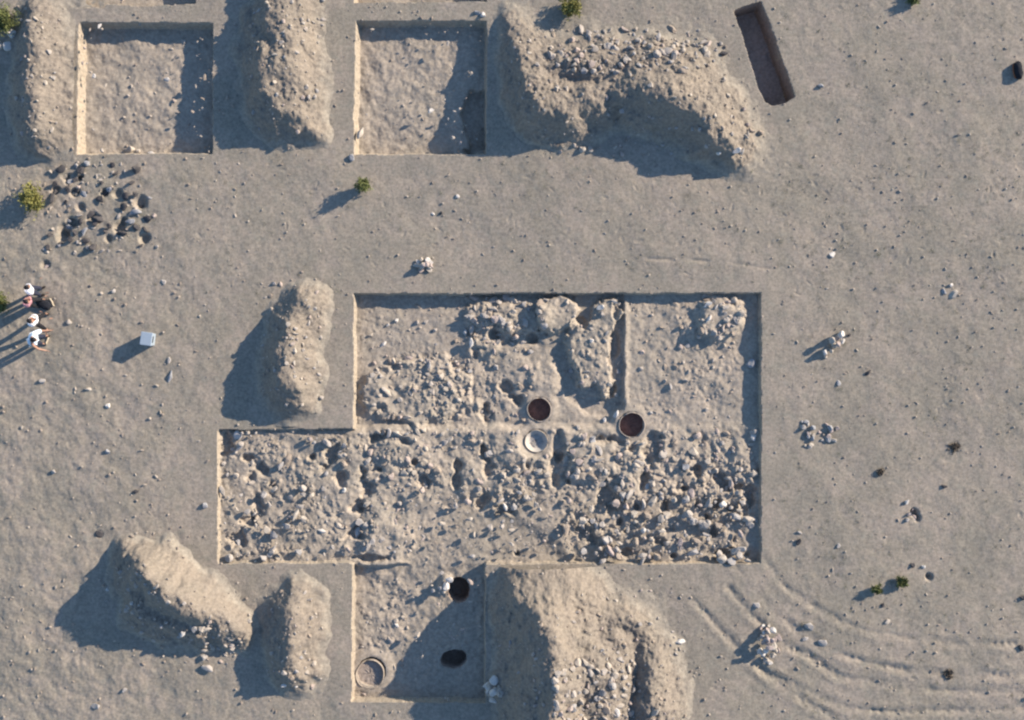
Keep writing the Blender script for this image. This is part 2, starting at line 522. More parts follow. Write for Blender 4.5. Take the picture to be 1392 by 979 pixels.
DIPS = [(305, 602, 9, 13), (333, 623, 11, 8), (354, 640, 15, 14), (369, 660, 12, 12), (347, 686, 13, 15), (332, 712, 9, 6), (326, 737, 15, 12),
        (423, 622, 7, 6), (447, 621, 11, 12), (461, 646, 12, 12), (496, 668, 11, 18), (486, 690, 8, 10), (486, 726, 11, 9), (515, 595, 14, 7),
        (547, 601, 9, 7), (506, 641, 13, 8), (661, 636, 14, 11), (656, 613, 4, 12), (621, 657, 6, 9), (656, 682, 10, 9), (686, 697, 16, 8),
        (758, 604, 25, 16), (759, 636, 13, 20), (716, 634, 8, 8), (791, 717, 13, 12), (826, 676, 17, 19), (806, 738, 7, 11), (845, 712, 7, 14),
        (886, 612, 15, 20), (877, 650, 6, 12), (830, 598, 18, 8), (858, 610, 12, 6), (946, 641, 10, 10), (951, 686, 9, 8), (984, 656, 10, 10),
        (1004, 665, 7, 5), (1001, 691, 11, 10), (976, 690, 7, 7), (961, 701, 7, 7), (916, 721, 9, 8), (971, 725, 6, 8), (896, 736, 8, 8),
        (991, 756, 12, 7), (851, 752, 9, 7), (918, 757, 8, 6), (1016, 756, 7, 6), (624, 633, 7, 7), (574, 655, 9, 8), (704, 756, 6, 6),
        (505, 760, 16, 5), (560, 630, 6, 6), (1022, 675, 8, 22), (930, 665, 7, 7), (905, 690, 7, 8), (868, 690, 7, 7), (1000, 735, 6, 9),
        (660, 560, 9, 12), (690, 530, 9, 12), (706, 545, 8, 8), (672, 452, 16, 10), (730, 460, 14, 10), (645, 480, 10, 10)]
for i, (px, py, rx, ry) in enumerate(DIPS):
    Z -= 0.23 * (1 - sstep(0.35, 1.2, ell(px, py, rx, ry, 0.75, 340 + i % 7)))

# round holes and jar mouths in the floor: (px, py, r px, depth, dark)
HOLES = [(733, 557, 17.5, 0.85), (859, 578, 18.5, 0.85), (729, 600, 16.5, 0.35), (503, 917, 20.5, 0.35)]
PITS = [(623, 806, 15.5, 18, 0.9), (616, 900, 17, 13.5, 0.75)]


def level_round(px, py, r, lvl):
    global Z
    cx, cy = P(px, py)
    dd = np.hypot(X - cx, Y - cy) * S
    k_ = 1 - sstep(r * 1.1, r * 1.75, dd)
    Z = Z * (1 - k_) + (lvl + 0.015 * vnoise(X, Y, 0.2, 350)) * k_


JAR_LVL = {}
for (px, py, r, dep), lvl in zip(HOLES, (-0.30, -0.24, -0.26, -0.36)):
    level_round(px, py, r, lvl)
    JAR_LVL[(px, py)] = lvl
    cx, cy = P(px, py)
    dd = np.hypot(X - cx, Y - cy) * S
    Z = np.where(dd < r - 1.2, lvl - dep, Z)
PIT_Q = []
for px, py, rx, ry, dep in PITS:
    qq = ell(px, py, rx, ry, 0.10, 361)
    PIT_Q.append(qq)
    Z -= dep * (1 - sstep(0.82, 1.02, qq))
# small heap of earth on the west lip of the first pit
Z += 0.22 * (1 - sstep(0.3, 1.2, ell(605, 797, 12, 15, 0.15, 362))) * sstep(0.95, 1.1, PIT_Q[0])
F = np.where(in_main, Z, F)

# cut: wall of each trench leans a little
HT = H.copy()
for nm, lean in (('nw', 0.12), ('nm', 0.11), ('main', 0.045), ('pit', 0.04), ('topa', 0.06), ('topb', 0.06)):
    sd = TRENCHES[nm]
    t = sstep(-0.008, lean, sd)
    HT = np.where(sd > -0.01, H * (1 - t) + F * t, HT)
V = np.stack([X, Y, HT], -1).reshape(-1, 3)
idx = np.arange(NX * NY).reshape(NX, NY)
FACES = np.stack([idx[:-1, :-1], idx[1:, :-1], idx[1:, 1:], idx[:-1, 1:]], -1).reshape(-1, 4)


def fc(a):                                   # value at face centres
    return (0.25 * (a[:-1, :-1] + a[1:, :-1] + a[1:, 1:] + a[:-1, 1:])).ravel()


taken = np.zeros(len(FACES), bool)


def trench(key, label, floor_m, wall_m, lean, extra=None):
    global taken
    sd = fc(TRENCHES[key])
    inside = (sd > -0.012) & ~taken
    if extra is not None:
        inside &= ~extra
    wall = inside & (sd < lean + 0.01)
    flo = inside & ~wall
    c = V[FACES[flo][:, 0]].mean(0)
    root = empty('excavation_trench', (float(c[0]), float(c[1]), 0))
    tag(root, label, 'trench', 'excavation trenches')
    for nm, msk, m in (('trench_floor', flo, floor_m), ('trench_wall', wall, wall_m)):
        o = link(nm, sub_mesh(nm, V - np.array([c[0], c[1], 0]), FACES, msk), m, root)
    taken |= inside
    return root


pit_masks = []
for (px, py, rx, ry, dep), qq in zip(PITS, PIT_Q):
    pit_masks.append(fc(qq) < 1.03)
allpits = pit_masks[0] | pit_masks[1]
trench('main', 'large L-shaped stone-strewn excavation trench with jar mouths in its floor', M['floor'], M['wall'], 0.045, allpits)
trench('nw', 'empty square trench between the two narrow spoil heaps along the top', M['floor'], M['wall'], 0.12)
trench('nm', 'empty square trench with a darker sounding in its shaded corner', M['floor'], M['wall'], 0.11)
trench('pit', 'narrow slanting dark pit with a rounded lower end', M['floor_dark'], M['wall_dark'], 0.04)
trench('topa', 'shaded trench cut off by the top frame edge, above the leftmost square trench', M['floor'], M['wall'], 0.06)
trench('topb', 'shaded trench just showing at the top frame edge above the trench with the sounding', M['floor'], M['wall'], 0.06)
for msk, lab, (px, py, *_r) in zip(pit_masks, ('black round storage pit with a small earth lip beside it',
                                               'dark irregular pit lying wholly in the heap shadow'), PITS):
    cx, cy = P(px, py)
    o = link('storage_pit', sub_mesh('storage_pit', V - np.array([cx, cy, -0.4]), FACES, msk & ~taken), M['wall_dark'])
    o.location = (cx, cy, -0.4)
    tag(o, lab, 'pit', 'pits dug in the southern square')
    taken |= msk
ground = link('ground', sub_mesh('ground', V, FACES, ~taken), M['ground'])
ground['kind'] = 'structure'

# ------------------------------------------------------------------ spoil heaps
HEAP_GRIDS = []


def heap(label, ridges, slope, seed, clod=1.0, valleys=(), steep=0.98):
    """ridges: list of polylines of (px, py, height m, flat radius px); slopes fall away at the angle of repose"""
    segs = []
    allp = []
    for rd in ridges:
        pts = [(*P(a, b, h), h, r / S) for a, b, h, r in rd]
        allp += pts
        segs += list(zip(pts[:-1], pts[1:]))
    a = np.array(allp)
    mx = a[:, 2].max() / min(slope, steep) + 1.0 + a[:, 3].max()
    x0, x1 = a[:, 0].min() - mx, a[:, 0].max() + mx
    y0, y1 = a[:, 1].min() - mx, a[:, 1].max() + mx
    st = 0.036
    gx, gy = np.arange(x0, x1, st), np.arange(y0, y1, st)
    x, y = np.meshgrid(gx, gy, indexing='ij')
    wx_ = x + 0.16 * fbm(x, y, 0.9, seed, 3)
    wy_ = y + 0.16 * fbm(x, y, 0.9, seed + 5, 3)
    h = np.full(x.shape, -9.0)
    for (ax, ay, ah, ar), (bx, by, bh, br) in segs:
        ex, ey = bx - ax, by - ay
        t = np.clip(((wx_ - ax) * ex + (wy_ - ay) * ey) / (ex * ex + ey * ey + 1e-9), 0, 1)
        d_ = np.hypot(wx_ - ax - t * ex, wy_ - ay - t * ey)
        r_ = ar + t * (br - ar)
        hh = ah + t * (bh - ah)
        ox, oy = (wx_ - ax - t * ex) / (d_ + 1e-6), (wy_ - ay - t * ey) / (d_ + 1e-6)
        side = sstep(-0.5, 0.6, ox * 0.88 + oy * 0.47)          # sunward and far faces sloped separately, shaped for their lit and shaded tone
        sl = steep + (slope - steep) * side
        cand = hh - sl * (np.sqrt(np.maximum(0, d_ - r_) ** 2 + 0.035) - 0.187)
        k_ = 0.10
        m_ = np.maximum(h, cand)
        h = m_ + k_ * np.log(np.exp((h - m_) / k_) + np.exp((cand - m_) / k_)) * 0.5
    for px, py, rx, ry, dep in valleys:
        cx, cy = P(px, py, 0.8)
        q_ = np.hypot((wx_ - cx) / (rx / S), (wy_ - cy) / (ry / S))
        h = h - dep * (1 - sstep(0.2, 1.1, q_)) * sstep(0, 0.5, h)
    lum = sstep(-0.05, 0.25, h)
    h = h + lum * (0.035 * fbm(x, y, 0.6, seed + 9, 3) + clod * (0.026 * fbm(x, y, 0.17, seed + 11, 3, 0.75)
                   + 0.06 * cells(x, y, 0.22, seed + 13) * sstep(-0.1, 0.7, vnoise(x, y, 0.9, seed + 15))))
    # toe feathers out onto the ground
    h = 0.5 * (h + np.sqrt(h * h + 0.07)) - 0.072 + 0.014 * fbm(x, y, 0.25, seed + 19, 3)
    cx, cy = float(a[:, 0].mean()), float(a[:, 1].mean())
    HEAP_GRIDS.append((gx, gy, h))
    v = np.stack([x - cx, y - cy, h], -1).reshape(-1, 3)
    ii = np.arange(x.size).reshape(x.shape)
    f = np.stack([ii[:-1, :-1], ii[1:, :-1], ii[1:, 1:], ii[:-1, 1:]], -1).reshape(-1, 4)
    keep = h.ravel()[f].max(1) > -0.045
    # never spill down a trench wall: drop faces lying over a cut
    fxc = (v[f].mean(1)[:, 0] + cx), (v[f].mean(1)[:, 1] + cy)
    o = link('spoil_heap', sub_mesh('spoil_heap', v, f, keep & (over_cut(*fxc) < -0.10)), M['spoil'])
    o.location = (cx, cy, 0)
    tag(o, label, 'spoil heap', 'spoil heaps beside the trenches')
    return o


CUTS = [PA(t) for t in (T_NW, T_NM, T_MAIN, T_PIT)]


def over_cut(x, y):
    return np.maximum.reduce([poly_sd(x, y, c) for c in CUTS])


heap('long pale spoil heap at the left frame edge beside the first square trench',
     [[(44, 8, 0.4, 2), (40, 60, 0.75, 3), (40, 120, 0.85, 3), (42, 170, 0.8, 2), (50, 196, 0.35, 2)]], 0.64, 400)
heap('flat-topped spoil heap running down between the two square trenches',
     [[(382, -60, 0.85, 8), (380, 20, 0.9, 10), (383, 90, 0.97, 10), (388, 125, 0.92, 9)],
      [(346, 14, 0.3, 2), (356, 70, 0.9, 2), (362, 120, 1.0, 2), (380, 146, 0.95, 2), (408, 158, 0.7, 2), (426, 180, 0.25, 2)]], 0.90, 420)
heap('broad two-lobed spoil heap strewn with stones right of the square trenches',
     [[(694, 28, 0.25, 1), (706, 70, 0.65, 2), (723, 112, 0.95, 2), (738, 146, 1.1, 2), (766, 146, 1.05, 2), (800, 136, 0.95, 2), (830, 122, 0.75, 3)],
      [(735, 90, 0.6, 6), (800, 88, 0.65, 10), (870, 92, 0.65, 10), (935, 98, 0.65, 8)],
      [(845, 124, 1.0, 2), (880, 122, 1.2, 2), (916, 126, 1.3, 2), (950, 150, 1.2, 2), (978, 182, 0.95, 2), (994, 212, 0.5, 2)]], 0.66, 440, 1.3,
     ((838, 160, 10, 30, 0.15),), 1.05)
heap('narrow crested spoil heap standing alone left of the large trench',
     [[(406, 412, 0.72, 3), (396, 436, 0.85, 3), (391, 480, 0.92, 2), (391, 522, 0.92, 2), (398, 542, 0.65, 2)]], 1.05, 460)
heap('dark curved spoil heap at the lower left casting the widest shadow',
     [[(178, 766, 0.5, 1), (190, 783, 1.5, 1), (217, 803, 1.58, 1), (246, 818, 1.38, 1), (274, 832, 1.12, 2), (304, 851, 0.8, 3), (326, 864, 0.5, 3)],
      [(176, 800, 0.65, 4), (190, 826, 0.8, 5), (228, 846, 0.8, 5), (275, 860, 0.65, 5)]], 1.65, 480, 1.2, (), 1.0)
heap('small crested spoil heap left of the southern square',
     [[(402, 818, 0.65, 2), (396, 838, 0.82, 2), (393, 880, 0.92, 2), (396, 912, 0.78, 2), (400, 928, 0.35, 2)]], 1.05, 500)
heap('tall spoil heap cut off by the bottom frame edge beside the southern square',
     [[(692, 806, 0.6, 1), (716, 826, 1.35, 2), (738, 850, 1.95, 2), (748, 890, 2.1, 2), (750, 940, 2.1, 2), (752, 1060, 2.1, 2)],
      [(792, 900, 1.3, 4), (812, 930, 1.25, 10), (815, 1060, 1.25, 10)], [(830, 880, 0.72, 7), (836, 930, 0.80, 7), (838, 1060, 0.85, 7)],
      [(745, 842, 1.0, 2), (800, 845, 0.65, 5), (850, 848, 0.5, 5), (868, 858, 0.3, 4)],
      [(872, 866, 0.35, 3), (884, 905, 0.8, 2), (888, 960, 0.95, 2), (890, 1040, 1.0, 3)]], 0.88, 520, 1.3, (), 1.08)


def height(px, py):
    """top surface (ground, trench floor or heap) at metres x, y"""
    fx = np.clip((px + 19.7) / FINE, 0, None)
    i = int(np.clip(np.searchsorted(AX, px), 1, NX - 1))
    j = int(np.clip(np.searchsorted(AY, py), 1, NY - 1))
    z = float(HT[i, j])
    for gx, gy, h in HEAP_GRIDS:
        if gx[0] < px < gx[-1] and gy[0] < py < gy[-1]:
            k = float(h[min(len(gx) - 1, int((px - gx[0]) / 0.036)), min(len(gy) - 1, int((py - gy[0]) / 0.036))])
            if k > z:
                z = k
    return z


# ------------------------------------------------------------------ stones
def ico(sub):
    bm = bmesh.new()
    bmesh.ops.create_icosphere(bm, subdivisions=sub, radius=1.0)
    v = np.array([x.co[:] for x in bm.verts])
    f = np.array([[w.index for w in q_.verts] for q_ in bm.faces])
    bm.free()
    return v, f


ICO1, ICO2, ICO3 = ico(1), ico(2), ico(3)


def rock_verts(base, seed, cuts=11, deep=0.5):
    r = np.random.default_rng(seed)
    v = base.copy()
    for _ in range(cuts):
        n = r.normal(size=3)
        n /= np.linalg.norm(n)
        d = r.uniform(deep, deep + 0.36)
        e = v @ n - d
        v -= np.outer(np.maximum(0, e), n) * 0.96
    v += 0.05 * np.sin(v[:, [1, 2, 0]] * 5.3 + seed)
    return v


KINDS = ['blocky', 'flat', 'long', 'rounded']
SHAPE = {'blocky': (1, 0.88, 0.72), 'flat': (1.15, 0.9, 0.38), 'long': (1.45, 0.66, 0.55), 'rounded': (1, 0.94, 0.8)}
BIG = {}
for k in KINDS:
    for s_ in range(5):
        v = rock_verts(ICO3[0], 1000 + 37 * KINDS.index(k) + s_, 5 if k == 'rounded' else 9, 0.5 if k == 'rounded' else 0.40) * np.array(SHAPE[k])
        BIG[(k, s_)] = np_mesh('stone', v, ICO3[1], k == 'rounded')
SMALL = [rock_verts(ICO1[0], 2000 + s_, 7) * np.array(SHAPE[KINDS[s_ % 4]]) for s_ in range(16)]
MID = [rock_verts(ICO3[0] if s_ < 0 else ICO2[0], 2100 + s_, 8, 0.38) * np.array(SHAPE[KINDS[s_ % 4]]) for s_ in range(16)]

ROCKS = []      # dict(x, y, r, kind, col, zone, keep)


def rock(px, py, r, col=None, kind=None, zone='', keep=False, lift=0.0, label=None, metres=False):
    x, y = (px, py) if metres else P(px, py)
    ROCKS.append(dict(x=x, y=y, r=r, col=col or random.choices(['pale cream', 'grey', 'pinkish', 'brownish', 'blue-grey'], (4, 4, 3, 1.6, 1.4))[0],
                      kind=kind or random.choices(KINDS, (4, 2.2, 2, 2))[0], zone=zone, keep=keep, lift=lift, label=label))


def inpoly(px, py, poly):
    c = False
    n = len(poly)
    for i in range(n):
        (ax, ay), (bx, by) = poly[i], poly[(i + 1) % n]
        if (ay > py) != (by > py) and px < (bx - ax) * (py - ay) / (by - ay) + ax:
            c = not c
    return c


def scatter(poly, per_m2, r0, r1, zone, power=2.2, cols=None, avoid_dips=0.0):
    xs, ys = [p[0] for p in poly], [p[1] for p in poly]
    area = (max(xs) - min(xs)) * (max(ys) - min(ys)) / S / S
    for _ in range(int(area * per_m2)):
        a, b = random.uniform(min(xs), max(xs)), random.uniform(min(ys), max(ys))
        if not inpoly(a, b, poly):
            continue
        if any(math.hypot(a - h[0], b - h[1]) < h[2] + 5 for h in HOLES) or any(math.hypot(a - h[0], b - h[1]) < h[2] + 4 for h in PITS):
            continue
        if avoid_dips and random.random() < avoid_dips and any(((a - q_[0]) / q_[2]) ** 2 + ((b - q_[1]) / q_[3]) ** 2 < 1 for q_ in DIPS):
            continue
        rr = r0 + (r1 - r0) * random.random() ** power
        rock(a, b, rr, random.choice(cols) if cols else None, zone=zone)


scatter([(299, 587), (481, 587), (481, 640), (430, 655), (480, 712), (480, 763), (299, 763)], 9, 0.03, 0.19, 'west', 2.6, None, 0.7)
scatter([(481, 588), (640, 582), (765, 596), (765, 690), (562, 690), (556, 766), (481, 766)], 14, 0.03, 0.16, 'middle', 2.6, None, 0.7)
scatter([(562, 690), (765, 690), (775, 762), (560, 762)], 4, 0.03, 0.13, 'middle', 2.6)
scatter([(765, 590), (1030, 585), (1030, 763), (780, 763), (765, 700)], 14, 0.035, 0.20, 'east', 2.3, None, 0.7)
scatter([(493, 497), (560, 482), (640, 490), (640, 568), (520, 570), (492, 540)], 15, 0.04, 0.15, 'hump', 2.0)
scatter([(632, 404), (745, 404), (738, 466), (640, 470)], 20, 0.05, 0.20, 'pile', 1.7, None, 0.6)
scatter([(640, 475), (735, 470), (715, 575), (650, 575)], 6, 0.035, 0.14, 'pile', 2.2)
scatter([(484, 415), (640, 415), (640, 500), (484, 500)], 4, 0.025, 0.12, 'hump', 3)
scatter([(957, 405), (1008, 405), (1006, 460), (950, 458)], 20, 0.05, 0.19, 'corner', 1.6)
scatter([(862, 410), (1000, 410), (1000, 575), (862, 575)], 6, 0.025, 0.12, 'corner', 3)
scatter([(770, 405), (846, 405), (846, 552), (770, 552)], 6, 0.03, 0.13, 'stub', 2.2)
scatter([(483, 790), (655, 790), (655, 860), (530, 950), (483, 950)], 6, 0.025, 0.12, 'south', 3)
scatter([(112, 40), (284, 40), (284, 204), (112, 204)], 2.5, 0.02, 0.10, 'square', 3.5)
scatter([(488, 40), (655, 40), (655, 204), (488, 204)], 2.0, 0.02, 0.09, 'square', 3.5)
# stones on the spoil heaps
scatter([(740, 40), (960, 38), (965, 75), (940, 105), (800, 110), (745, 80)], 15, 0.05, 0.17, 'broad', 1.8)
scatter([(690, 30), (1000, 60), (1030, 220), (700, 210)], 9, 0.02, 0.11, 'broad', 3.2)
scatter([(750, 880), (860, 870), (865, 979), (745, 979)], 16, 0.05, 0.18, 'tall', 1.8)
scatter([(670, 800), (930, 800), (930, 979), (670, 979)], 9, 0.02, 0.11, 'tall', 3.2)
scatter([(140, 755), (200, 760), (330, 850), (320, 890), (220, 880), (140, 820)], 16, 0.025, 0.13, 'curved', 2.6)
scatter([(270, 830), (345, 830), (340, 890), (280, 915)], 10, 0.04, 0.16, 'curved', 1.8)
scatter([(358, 385), (440, 385), (440, 560), (358, 560)], 16, 0.02, 0.11, 'crest', 3.0)
scatter([(365, 800), (440, 800), (440, 935), (365, 935)], 16, 0.02, 0.11, 'crest', 3.0)
scatter([(335, 0), (440, 0), (440, 190), (345, 190)], 16, 0.02, 0.11, 'crest', 3.0)
scatter([(25, 20), (85, 20), (80, 205), (30, 205)], 16, 0.02, 0.11, 'crest', 3.0)

# hand-placed stones (pixel, radius m, colour, shape)
HAND = [
    # big trench
    (322, 592, .20, 'whitish', 'flat'), (312, 612, .14, 'whitish', 'blocky'), (401, 700, .17, 'pale cream', 'long'), (436, 722, .14, 'whitish', 'long'),
    (466, 668, .12, 'whitish', 'blocky'), (463, 619, .13, 'pale cream', 'flat'), (490, 712, .22, 'grey', 'flat'), (484, 727, .20, 'whitish', 'long'),
    (540, 590, .16, 'pale cream', 'long'), (528, 588, .14, 'grey', 'long'), (358, 674, .17, 'grey', 'blocky'), (388, 716, .17, 'grey', 'flat'),
    (687, 690, .13, 'whitish', 'long'), (983, 686, .15, 'whitish', 'rounded'), (1026, 594, .14, 'whitish', 'flat'), (882, 660, .14, 'whitish', 'long'),
    (1023, 494, .19, 'blue-grey', 'rounded'), (873, 604, .12, 'pale cream', 'long'), (838, 565, .16, 'whitish', 'long'), (823, 573, .12, 'whitish', 'blocky'),
    (786, 581, .15, 'pale cream', 'blocky'), (640, 466, .17, 'whitish', 'long'), (632, 452, .12, 'whitish', 'rounded'), (519, 468, .12, 'whitish', 'long'),
    (538, 434, .10, 'whitish', 'blocky'), (526, 441, .08, 'whitish', 'blocky'), (963, 414, .17, 'whitish', 'long'), (960, 402, .13, 'pale cream', 'flat'),
    (963, 434, .14, 'whitish', 'long'), (1014, 428, .10, 'pale cream', 'flat'), (818, 417, .15, 'whitish', 'long'), (804, 464, .12, 'whitish', 'blocky'),
    (843, 412, .14, 'pale cream', 'blocky'), (836, 410, .12, 'grey', 'long'), (840, 538, .12, 'pale cream', 'blocky'), (829, 523, .12, 'pale cream', 'rounded'),
    (792, 520, .12, 'pinkish', 'blocky'), (778, 478, .09, 'pale cream', 'rounded'), (790, 604, .14, 'grey', 'blocky'), (606, 796, .20, 'whitish', 'blocky'), (611, 788, .14, 'whitish', 'flat'), (603, 806, .10, 'pale cream', 'blocky'),
    (537, 853, .10, 'whitish', 'long'), (600, 780, .09, 'grey', 'flat'), (505, 737, .15, 'grey', 'flat'), (925, 740, .16, 'pinkish', 'long'),
    (900, 722, .16, 'pale cream', 'long'), (875, 722, .12, 'whitish', 'rounded'), (940, 672, .17, 'pinkish', 'flat'), (1000, 750, .18, 'pale cream', 'flat'),
    # squares
    (172, 200, .22, 'pale cream', 'blocky'), (183, 203, .12, 'pale cream', 'blocky'), (139, 205, .11, 'pale cream', 'blocky'), (200, 205, .12, 'whitish', 'long'),
    (127, 104, .11, 'whitish', 'blocky'), (221, 103, .11, 'whitish', 'flat'), (135, 35, .10, 'whitish', 'long'), (244, 52, .12, 'pale cream', 'flat'),
    (490, 181, .20, 'pale cream', 'long'), (586, 150, .11, 'whitish', 'flat'), (478, 215, .14, 'blue-grey', 'rounded'), (657, 19, .15, 'whitish', 'blocky'),
    (650, 17, .13, 'blue-grey', 'blocky'),
    # heaps
    (982, 73, .16, 'dark', 'long'), (957, 72, .18, 'pale cream', 'blocky'), (999, 208, .15, 'whitish', 'long'), (974, 211, .10, 'whitish', 'rounded'),
    (1020, 180, .16, 'brownish', 'blocky'), (1032, 181, .16, 'brownish', 'blocky'), (790, 203, .17, 'pale cream', 'blocky'), (803, 205, .14, 'pale cream', 'long'),
    (283, 908, .24, 'grey', 'long'), (277, 892, .17, 'grey', 'blocky'), (257, 855, .16, 'whitish', 'long'), (286, 850, .2, 'pale cream', 'long'),
    (388, 928, .16, 'whitish', 'blocky'), (404, 930, .11, 'whitish', 'blocky'), (924, 872, .17, 'whitish', 'long'), (885, 958, .19, 'pale cream', 'long'),
    (834, 955, .17, 'whitish', 'long'), (168, 775, .10, 'pale cream', 'blocky'), (147, 802, .10, 'whitish', 'blocky'), (188, 814, .08, 'whitish', 'rounded'),
    # open ground
    (17, 47, .20, 'whitish', 'rounded'), (12, 64, .17, 'whitish', 'rounded'), (1, 62, .16, 'pale cream', 'rounded'), (38, 14, .12, 'pale cream', 'blocky'),
    (1131, 346, .13, 'whitish', 'flat'), (1296, 399, .18, 'pale cream', 'flat'), (1283, 396, .12, 'blue-grey', 'flat'), (1293, 388, .09, 'whitish', 'flat'),
    (146, 551, .13, 'whitish', 'blocky'), (148, 614, .13, 'blue-grey', 'blocky'), (74, 642, .12, 'grey', 'blocky'), (135, 726, .15, 'dark', 'rounded'),
    (57, 518, .15, 'grey', 'blocky'), (280, 688, .15, 'blue-grey', 'blocky'), (122, 529, .11, 'pale cream', 'long'), (184, 668, .12, 'dark', 'long'),
    (95, 438, .10, 'pale cream', 'rounded'), (132, 960, .16, 'grey', 'long'), (170, 938, .12, 'grey', 'long'), (1115, 117, .12, 'blue-grey', 'blocky'),
    (1027, 822, .15, 'grey', 'flat'), (1100, 852, .17, 'grey', 'flat'), (1118, 873, .17, 'grey', 'flat'), (1095, 868, .12, 'grey', 'flat'),
    (1256, 770, .10, 'whitish', 'blocky'), (1240, 769, .11, 'dark', 'blocky'), (1200, 822, .11, 'dark', 'blocky'), (1388, 880, .16, 'dark', 'blocky'),
    (1283, 661, .12, 'dark', 'long'), (1180, 507, .11, 'dark', 'long'), (1140, 520, .12, 'blue-grey', 'flat'), (1390, 813, .13, 'dark', 'blocky'),
    (1085, 738, .12, 'dark', 'long'), (1087, 724, .10, 'grey', 'long'), (1155, 455, .09, 'dark', 'blocky'), (600, 290, .08, 'dark', 'blocky'),
    (589, 291, .08, 'whitish', 'blocky'), (622, 267, .08, 'whitish', 'rounded'), (230, 490, .14, 'grey', 'long'), (232, 512, .17, 'blue-grey', 'long'),
    (1030, 645, .08, 'whitish', 'rounded'), (1139, 742, .10, 'grey', 'flat'), (1206, 845, .12, 'pale cream', 'flat'), (64, 362, .15, 'pinkish', 'long'),
    (155, 395, .10, 'grey', 'blocky'), (222, 383, .12, 'grey', 'flat'), 
]
for a, b, r, c, k in HAND:
    if r > 0:
        rock(a, b, r, c, k, zone='hand', keep=True)
# cairns and small stone piles: (px, py, n, spread px, r0, r1, zone)
def cairn(px, py, n, sx, sy, r0, r1, zone, cols, stack=0.0):
    for i in range(n):
        g = random.random() ** 0.6
        t = random.uniform(0, 2 * math.pi)
        rr = random.uniform(r0, r1)
        rock(px + sx * g * math.cos(t), py + sy * g * math.sin(t), rr, random.choice(cols), None, zone, True, lift=stack * (1 - g))


cairn(577, 359, 18, 10, 10, 0.08, 0.14, 'cairn_top', ['whitish', 'pale cream', 'pinkish'], 0.28)
for a, b, r, l in ((1141, 455, .15, .22), (1144, 464, .11, .12), (1128, 463, .13, .3), (1137, 468, .12, .26), (1120, 479, .11, .18), (1129, 477, .10, .15),
                   (1133, 470, .12, .1), (1144, 453, .1, .05), (1122, 485, .08, .0), (1137, 460, .11, .1)):
    rock(a, b, r, random.choice(['whitish', 'pale cream', 'pinkish']), 'rounded', 'cairn_right', True, lift=l)
cairn(1099, 588, 13, 11, 24, 0.07, 0.12, 'ring_right', ['grey', 'pinkish', 'pale cream', 'blue-grey'], 0.06)
cairn(1127, 588, 12, 15, 14, 0.08, 0.13, 'ring_right', ['grey', 'blue-grey', 'pinkish', 'pale cream'], 0.06)
cairn(1044, 875, 30, 15, 27, 0.09, 0.16, 'cairn_low', ['pale cream', 'pinkish', 'grey', 'whitish'], 0.55)
cairn(672, 935, 16, 9, 20, 0.11, 0.19, 'cairn_edge', ['whitish', 'whitish', 'pale cream'], 0.2)
cairn(1237, 698, 7, 11, 22, 0.07, 0.12, 'burrow', ['pinkish', 'grey', 'whitish'], 0.05)
# the heap of field stones by the yellow bush
for a, b in ((82, 233), (95, 246), (106, 243), (112, 232), (75, 262), (92, 256), (103, 258), (88, 275), (78, 248), (70, 268), (117, 262), (137, 250), (145, 262),
             (152, 255), (140, 270), (171, 268), (180, 246), (186, 262), (192, 283), (183, 288), (168, 284), (176, 303), (160, 318), (170, 316), (150, 309),
             (130, 305), (125, 292), (137, 300), (143, 315), (118, 316), (110, 300), (94, 301), (92, 310), (80, 330), (72, 320), (66, 335), (98, 328), (104, 318),
             (120, 330), (130, 338), (186, 310), (200, 315), (194, 335), (204, 300), (160, 235), (155, 226), (118, 224), (190, 228)):
    rock(a + random.uniform(-3, 3), b + random.uniform(-3, 3), random.uniform(0.10, 0.19),
         random.choice(['dark', 'dark', 'dark', 'dark', 'dark', 'blue-grey']), random.choice(['flat', 'blocky', 'long']), 'field', True, lift=random.uniform(-0.03, 0.08))  # mostly dark: the stone colour also carries shadows of the burrow hollows
scatter([(60, 225), (210, 222), (215, 345), (60, 345)], 7, 0.03, 0.10, 'field_small', 2)

# settle: which stones are things of their own
vis = [r for r in ROCKS if -5 < r['x'] * S + 696 < 1397 and -5 < 489.5 - r['y'] * S < 984]
kept = [r for r in vis if r['keep']]
rest = sorted([r for r in vis if not r['keep']], key=lambda r: -r['r'])
room = 298 - len(kept)
kept += rest[:room]
loose = rest[room:]

